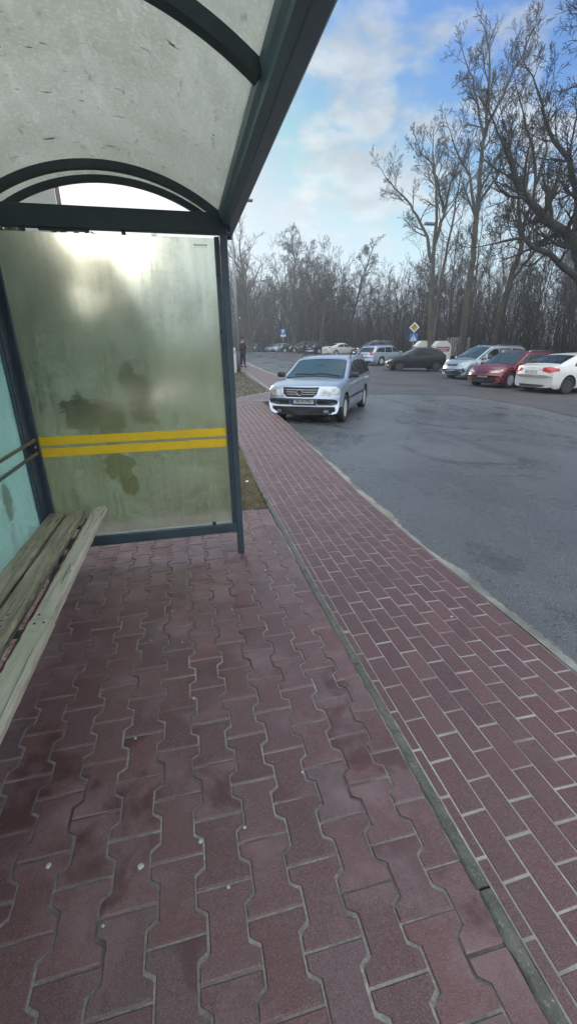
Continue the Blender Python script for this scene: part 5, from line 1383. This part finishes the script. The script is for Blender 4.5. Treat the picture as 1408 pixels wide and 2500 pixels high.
hero('pale forked bare tree rising behind the donation containers', (19.4, 33, 0), [
    dict(p=[(19.4, 33, 0), (19.13, 33.0, 2.97), (18.98, 33.0, 5.27), (18.76, 33.0, 7.98), (19.04, 33.0, 9.54), (19.38, 33.0, 10.81), (19.61, 33.0, 12.29), (20.15, 33.0, 13.51)], r=(.24, .05), n=10, k=.6, l=2.4),
    dict(p=[(18.78, 33.0, 7.45), (18.5, 33.6, 9.2), (17.9, 34.2, 10.6), (17.2, 34.6, 11.7), (16.3, 34.8, 12.4), (15.5, 34.8, 13.0)], r=(.14, .03), n=12, k=.25, l=2.),
    dict(p=[(18.86, 33.0, 8.6), (18.35, 32.3, 10.73), (17.9, 32.0, 12.34), (17.5, 32.0, 13.66)], r=(.13, .04), n=10, k=.3, l=2.),
    dict(p=[(19.3, 33.0, 10.6), (18.8, 33.2, 12.3), (18.2, 33.2, 13.4), (17.3, 33.4, 14.2)], r=(.10, .03), n=8, k=.3, l=1.8)], 12, dens=(7, 6, 5), maxl=4)
hero('slim pale bare tree just right of the forked tree behind the containers', (20.0, 34.2, 0), [
    dict(p=[(20.0, 34.2, 0), (20.1, 34.2, 4), (20.6, 34.3, 8), (21.0, 34.3, 11), (21.2, 34.4, 13.5)], r=(.17, .04), n=12, k=.45, l=2.4)], 19, dens=(6, 5, 4), maxl=4)
hero('leaning bare tree with mossy trunk behind the dark red estate', (20.4, 27, 0), [
    dict(p=[(20.3, 27, -.1), (20.61, 27.0, 2.69), (20.86, 27.0, 4.64), (21.05, 27.0, 6.05), (21.37, 27.0, 7.42), (21.34, 27.0, 8.3), (21.66, 27.0, 9.6), (21.82, 27.0, 10.85), (22.11, 27.0, 12.08)], r=(.27, .05), n=12, k=.5, l=2.6),
    dict(p=[(21.34, 27.0, 7.6), (20.75, 26.8, 8.92), (20.2, 26.6, 10.6), (19.4, 26.6, 12.1), (18.7, 26.5, 13.2)], r=(.14, .03), n=12, k=.25, l=2.2),
    dict(p=[(20.88, 27.0, 5.1), (21.6, 26.8, 6.29), (22.5, 26.6, 7.46), (23.3, 26.6, 8.82), (24.2, 26.6, 10.59)], r=(.12, .03), n=10, k=.25, l=2.2),
    dict(p=[(21.82, 27.0, 10.6), (21.2, 27, 12.4), (20.3, 27, 13.7), (19.6, 27, 14.9)], r=(.09, .03), n=8, k=.25, l=2.)], 13, bark_=MBARK2, dens=(7, 6, 5), maxl=4)
hero('huge dark tree at the right edge with low twisted limbs', (20.9, 19, 0), [
    dict(p=[(20.9, 19, -.2), (19.6, 19.0, 3.05), (18.5, 19.0, 4.9), (18.0, 19.0, 5.75), (17.28, 19.0, 6.21), (16.32, 19.0, 6.57), (15.34, 19.0, 7.2), (14.51, 19.0, 7.75), (13.96, 19.0, 8.56), (13.4, 19.0, 9.3)], r=(.42, .05), n=18, k=.35, l=2.4),
    dict(p=[(18.9, 19.0, 4.1), (17.3, 18.8, 4.85), (16.17, 18.7, 5.38), (15.49, 18.7, 5.52), (15.02, 18.8, 5.95), (14.28, 19.0, 5.85), (13.6, 19.2, 5.7)], r=(.17, .03), n=12, k=.2, l=1.8),
    dict(p=[(18.0, 19.0, 5.5), (17.9, 19.3, 7.62), (17.1, 19.5, 9.03), (16.0, 19.6, 10.05), (15.2, 19.6, 11.28)], r=(.20, .04), n=14, k=.15, l=2.2),
    dict(p=[(19.5, 19.0, 3.05), (18.9, 18.5, 7.35), (17.6, 18.0, 10.15), (16.6, 18, 12.02), (15.9, 18, 13.4)], r=(.30, .04), n=18, k=.2, l=2.4)], 14, bark_=MBARK2, twigm=MTWIG2, dens=(7, 6, 5), maxl=4)
hero('bare tree with a v shaped trunk beyond the white sloping saloon', (25.0, 68, 0), [
    dict(p=[(25.0, 68, .9), (25.6, 68, 4.6), (26.65, 68, 8.0), (27.2, 68, 10.8), (28.1, 68, 13.0), (28.6, 68, 14.6)], r=(.30, .07), n=16, k=.3, l=3.6),
    dict(p=[(25.0, 68, 1.2), (23.8, 68, 4.6), (23.3, 68, 6.9), (22.8, 68, 9.5)], r=(.20, .05), n=12, k=.3, l=3.)], 15, dens=(6, 5, 4), minr=.013, pods=6000, group=None)
hero('broad dark crowned tree behind the parking sign hung with seed pods', (19.7, 80, 0), [
    dict(p=[(19.7, 80, .8), (19.7, 80, 7.8), (19.9, 80, 11.6), (20.1, 80, 15.3), (19.6, 80, 17.6)], r=(.32, .09), n=20, k=.22, l=4.6),
    dict(p=[(19.8, 80, 9.5), (21.2, 80, 12.5), (22.4, 80, 15.5)], r=(.17, .06), n=12, k=.2, l=3.4)], 16, dens=(6, 5, 4), minr=.016, pods=12000, group=None)
hero('old tree with dense hanging twigs behind the standing person', (10.4, 72, 0), [
    dict(p=[(10.5, 70, 0), (10.4, 70, 5.8), (10.1, 70, 9.15), (9.8, 70, 12.3), (9.5, 70, 14.9)], r=(.55, .10), n=26, k=.08, l=5., up=.35),
    dict(p=[(10.4, 70, 3.5), (11.6, 70, 7.5), (12.4, 70, 11.0)], r=(.25, .06), n=14, k=.1, l=4., up=.35),
    dict(p=[(10.4, 70, 2.5), (9.0, 70, 7.0), (8.3, 70, 11.0)], r=(.25, .06), n=14, k=.1, l=4., up=.35)], 17, dens=(6, 5, 4), minr=.013, group=None)

# woodland: a handful of built kinds, copied as whole trees with their parts
def template(seed, h, r0, dens, maxl, k, side, minr=.013, pods=0, bark_=None, twigm=None, lean=0.):
    T = Tree(seed); rr = random.Random(seed)
    pts = [(0, 0, -.2)]; x = y = 0
    for i in range(1, 7): x += rr.gauss(lean, .16*h/12); y += rr.gauss(0, .16*h/12); pts.append((x, y, h*.82*i/6))
    T.limb(pts, r0, r0*.2, 0, maxl, dens, k, int(14*h/12), side, .25, minr)
    if rr.random() < .5:
        j = 2+int(rr.random()*2); p = Vector(pts[j]); d = Vector((rr.gauss(0, 1), rr.gauss(0, 1), 0)).normalized()
        T.limb([p, p+d*.8+Vector((0, 0, h*.16)), p+d*1.5+Vector((0, 0, h*.34)), p+d*1.9+Vector((0, 0, h*.48))], r0*.5, r0*.12, 0, maxl, dens, .25, 8, side*.8, .25, minr)
    if pods: T.pods(pods, .075)
    root = empty('bare_tree', (0, 0, 0)); parts = T.build(root, bark_ or MBARK, twigm or MTWIG); return root, parts
KINDS = [(template(31, 12, .10, (7, 5, 4), 3, .25, 2.8), 'slender grey tree'), (template(32, 13.5, .13, (7, 6, 4), 3, .20, 3.2, pods=3600), 'dark bushy tree with seed pods'),
         (template(33, 10.5, .075, (7, 5, 4), 3, .25, 2.3, bark_=MBARK2, twigm=MTWIG2), 'thin dark tree'), (template(34, 14, .14, (7, 6, 4), 3, .2, 3.6), 'tall spreading tree'),
         (template(35, 11.5, .09, (7, 5, 4), 3, .2, 2.6, bark_=MBARK2, twigm=MTWIG2, lean=.12), 'leaning dark tree'), (template(36, 9.5, .07, (7, 5, 4), 3, .12, 2.2), 'short twiggy tree')]
rw = random.Random(77); spots = []
def ok(x, y, dmin):
    for a, b in spots:
        if (a-x)**2+(b-y)**2 < dmin*dmin: return False
    return True
def addspots(n, fx, dmin):
    c = 0; tries = 0
    while c < n and tries < 8000:
        tries += 1; x, y = fx()
        if ok(x, y, dmin): spots.append((x, y)); c += 1
addspots(46, lambda: (21.5+rw.random()*12, 16+rw.random()*60), 2.1)       # edge of the wood, right
addspots(75, lambda: (30+rw.random()*30, 14+rw.random()*85), 2.6)
addspots(60, lambda: (11+rw.random()*26, 84+rw.random()*30), 2.2)        # far end
addspots(14, lambda: (-6+rw.random()*17, 78+rw.random()*22), 3.2)
addspots(14, lambda: (18.5+rw.random()*6, 60+rw.random()*26), 2.2)
addspots(22, lambda: (-34+rw.random()*36, 46+rw.random()*36), 3.4)
def where(x, y):
    if x < 3 and y < 84: return 'on the far side of the lawn'
    if y > 76: return 'at the far end of the car park' if x > 8 else 'beyond the end of the road'
    return 'in the wood behind the right cars' if y < 40 else 'in the wood behind the left cars'
used = set()
for i, (x, y) in enumerate(spots):
    ki = rw.randrange(6) if y < 60 else rw.choice([0, 1, 1, 3, 3, 4, 5])
    (root, parts), kn = KINDS[ki]
    if ki in used:
        nr = root.copy(); COL.objects.link(nr)
        for p_ in parts: c_ = p_.copy(); COL.objects.link(c_); c_.parent = nr
    else: nr = root; used.add(ki)
    k_ = .82+.36*rw.random()
    if y < 76 and x < 34: k_ *= .86
    nr.location = (x, y, zg(x, y)); nr.rotation_euler = (rw.gauss(0, .03), rw.gauss(0, .03), rw.random()*6.283); nr.scale = (k_, k_, k_*(.92+.16*rw.random()))
    tag(nr, kn+' '+where(x, y), 'tree', 'woodland trees around the car park')
for i, ((root, parts), kn) in enumerate(KINDS):
    if i not in used:
        for p_ in parts: bpy.data.objects.remove(p_)
        bpy.data.objects.remove(root)
# brush and saplings under the trees: uncountable
def brush(name, n, reg, h0, h1, seed, mat, rad=.012, label=None):
    r = random.Random(seed); v = []; f = []
    for _ in range(n):
        x, y = reg(r); z = zg(x, y)-.05; h = h0+(h1-h0)*r.random()**1.6; dx, dy = r.gauss(0, .22), r.gauss(0, .22); rr_ = rad*(.6+r.random())
        p0 = Vector((x, y, z)); p1 = Vector((x+dx*h*.4, y+dy*h*.4, z+h*.5)); p2 = Vector((x+dx*h, y+dy*h, z+h))
        def seg(a, b, ra, rb):
            k = len(v)
            for (q, rad_) in ((a, ra), (b, rb)):
                for t_ in range(3): an = 2.094*t_; v.append((q.x+rad_*math.cos(an), q.y+rad_*math.sin(an), q.z))
            for t_ in range(3): f.append((k+t_, k+(t_+1) % 3, k+3+(t_+1) % 3, k+3+t_))
        seg(p0, p1, rr_, rr_*.75); seg(p1, p2, rr_*.75, rr_*.4)
        for _k in range(4):
            t_ = .3+.6*r.random(); q = p0.lerp(p2, t_); l_ = h*.3*(1.2-t_); d = Vector((r.gauss(0, 1), r.gauss(0, 1), .8)).normalized(); seg(q, q+d*l_, rr_*.45, rr_*.25)
    o = from_py(name, v, f, mat); tag(o, label, 'undergrowth', kind='stuff'); return o
brush('undergrowth', 9000, lambda r: (20.5+r.random()**1.2*34, 14+r.random()*70), .8, 7.5, 5, MTWIG2, .018, 'tangled bare brush filling the wood behind the cars')
brush('undergrowth', 5000, lambda r: (9+r.random()*30, 83+r.random()*22), .8, 7.5, 6, MTWIG, .026, 'tangled bare brush at the far end of the car park')
brush('undergrowth', 2200, lambda r: (-34+r.random()*43, 76+r.random()*14), .8, 5, 7, MTWIG, .022, 'bare brush beyond the end of the road')
# evergreen bushes behind the shelter, seen blurred through the frosted pane
def bush(x, y, w_, h_, label, seed):
    r = random.Random(seed); o = empty('evergreen_bush', (x, y, zp(x, y)), 0, label, 'bush', 'evergreen bushes behind the shelter'); v = []; f = []
    for _ in range(5200):
        a = r.random()*6.283; zz = r.random(); rad = w_*(.45+.55*math.sin(min(1, zz*1.1+.15)*3.0)**.6)*(.75+.3*r.random()); px__ = math.cos(a)*rad; py__ = math.sin(a)*rad*.8; pz_ = .1+h_*zz*(1-.1*(rad/w_))
        k = len(v); s_ = .05+.05*r.random(); u = Vector((r.gauss(0, 1), r.gauss(0, 1), r.gauss(0, 1))).normalized()*s_; q = u.orthogonal().normalized()*s_*.6; p = Vector((px__, py__, pz_))
        v += [tuple(p-u), tuple(p+q), tuple(p+u), tuple(p-q)]; f.append((k, k+1, k+2, k+3))
    from_py('foliage', v, f, MEVER, o)
    part('stem', lambda b: [tube_pts(b, [(0, 0, -.1), (math.cos(a)*w_*.4, math.sin(a)*w_*.3, h_*.75)], [.05, .015], 6) for a in (0, 1.3, 2.6, 3.9, 5.1)], MBARK2, o)
bush(-2.1, 12.2, 1.5, 3.9, 'tall evergreen bush behind the end panel', 1)
bush(-4.6, 13.6, 1.6, 4.6, 'tallest evergreen bush before the pale building', 6)
bush(-4.2, 9.6, 1.4, 2.9, 'middle evergreen bush in front of the pale building', 2)
bush(-6.8, 8.6, 1.4, 2.7, 'outer left evergreen bush in front of the pale building', 3)
bush(-3.6, 4.6, 1.1, 2.3, 'evergreen bush close behind the back wall of the shelter', 4)
bush(-4.0, 1.6, 1.1, 2.0, 'evergreen bush behind the bench side of the shelter', 5)
# pale chewing gum and droppings on the pavers
rg_ = random.Random(9)
MGUM = simple('old_gum', (.36, .37, .36), .8, 0, .2, 60); gsp = []
gum = [(-.01, .83), (-.085, .98), (.06, .99), (-.27, .95), (-.33, 1.45), (-.36, .82), (.30, 1.14), (-.31, 2.11), (-.14, 2.05), (-.09, 1.62), (.16, 2.3), (.45, 2.75), (.62, 3.3), (-.20, 2.37), (-.55, 1.02), (1.42, 1.9)]
for k, (x, y) in enumerate(gum):
    r_ = .0040+.0045*rg_.random()**2; b = bmesh.new(); n_ = 11; cs2 = [b.verts.new((r_*(.8+.4*rg_.random())*math.cos(6.283*i/n_), r_*(.8+.4*rg_.random())*math.sin(6.283*i/n_), 0)) for i in range(n_)]
    c_ = b.verts.new((0, 0, .0016)); lo_ = [b.verts.new((q.co.x*1.1, q.co.y*1.1, -.003)) for q in cs2]
    for i in range(n_): b.faces.new((c_, cs2[i], cs2[(i+1) % n_])); b.faces.new((cs2[i], lo_[i], lo_[(i+1) % n_], cs2[(i+1) % n_]))
    o = from_bm('gum_spot', b, MGUM); o.location = (x, y, .0045+0.004*math.sin(x*4.1+1)*math.sin(y*3.3))
    tag(o, 'small pale flattened gum spot stuck on the red pavers', 'gum spot', 'pale gum spots on the pavers')
pc = part('paper_scrap', lambda b: bx(b, (0, 0, .006), (.035, .028, .004), Matrix.Rotation(.3, 3, 'Z') @ Matrix.Rotation(.3, 3, 'X'), .001), MWHITE, None)
pc.location = (.63, 4.95, zp(.6, 5)); tag(pc, 'crumpled white paper scrap on the soil beside the shelter post', 'litter')

# ------------------------------------------------------------------ haze
hz = bpy.data.materials.new('haze_air'); hz.use_nodes = True
for n_ in list(hz.node_tree.nodes): hz.node_tree.nodes.remove(n_)
ho = hz.node_tree.nodes.new('ShaderNodeOutputMaterial'); hv_ = hz.node_tree.nodes.new('ShaderNodeVolumePrincipled')
hv_.inputs['Color'].default_value = (.80, .90, 1.0, 1); hv_.inputs['Density'].default_value = .0023; hv_.inputs['Anisotropy'].default_value = .55
hz.node_tree.links.new(hv_.outputs[0], ho.inputs['Volume'])
b = bmesh.new(); box2(b, (-420, -320, -12), (420, 420, 24)); o = from_bm('haze', b, hz); tag(o, 'thin pale winter haze filling the air', 'haze', kind='stuff')
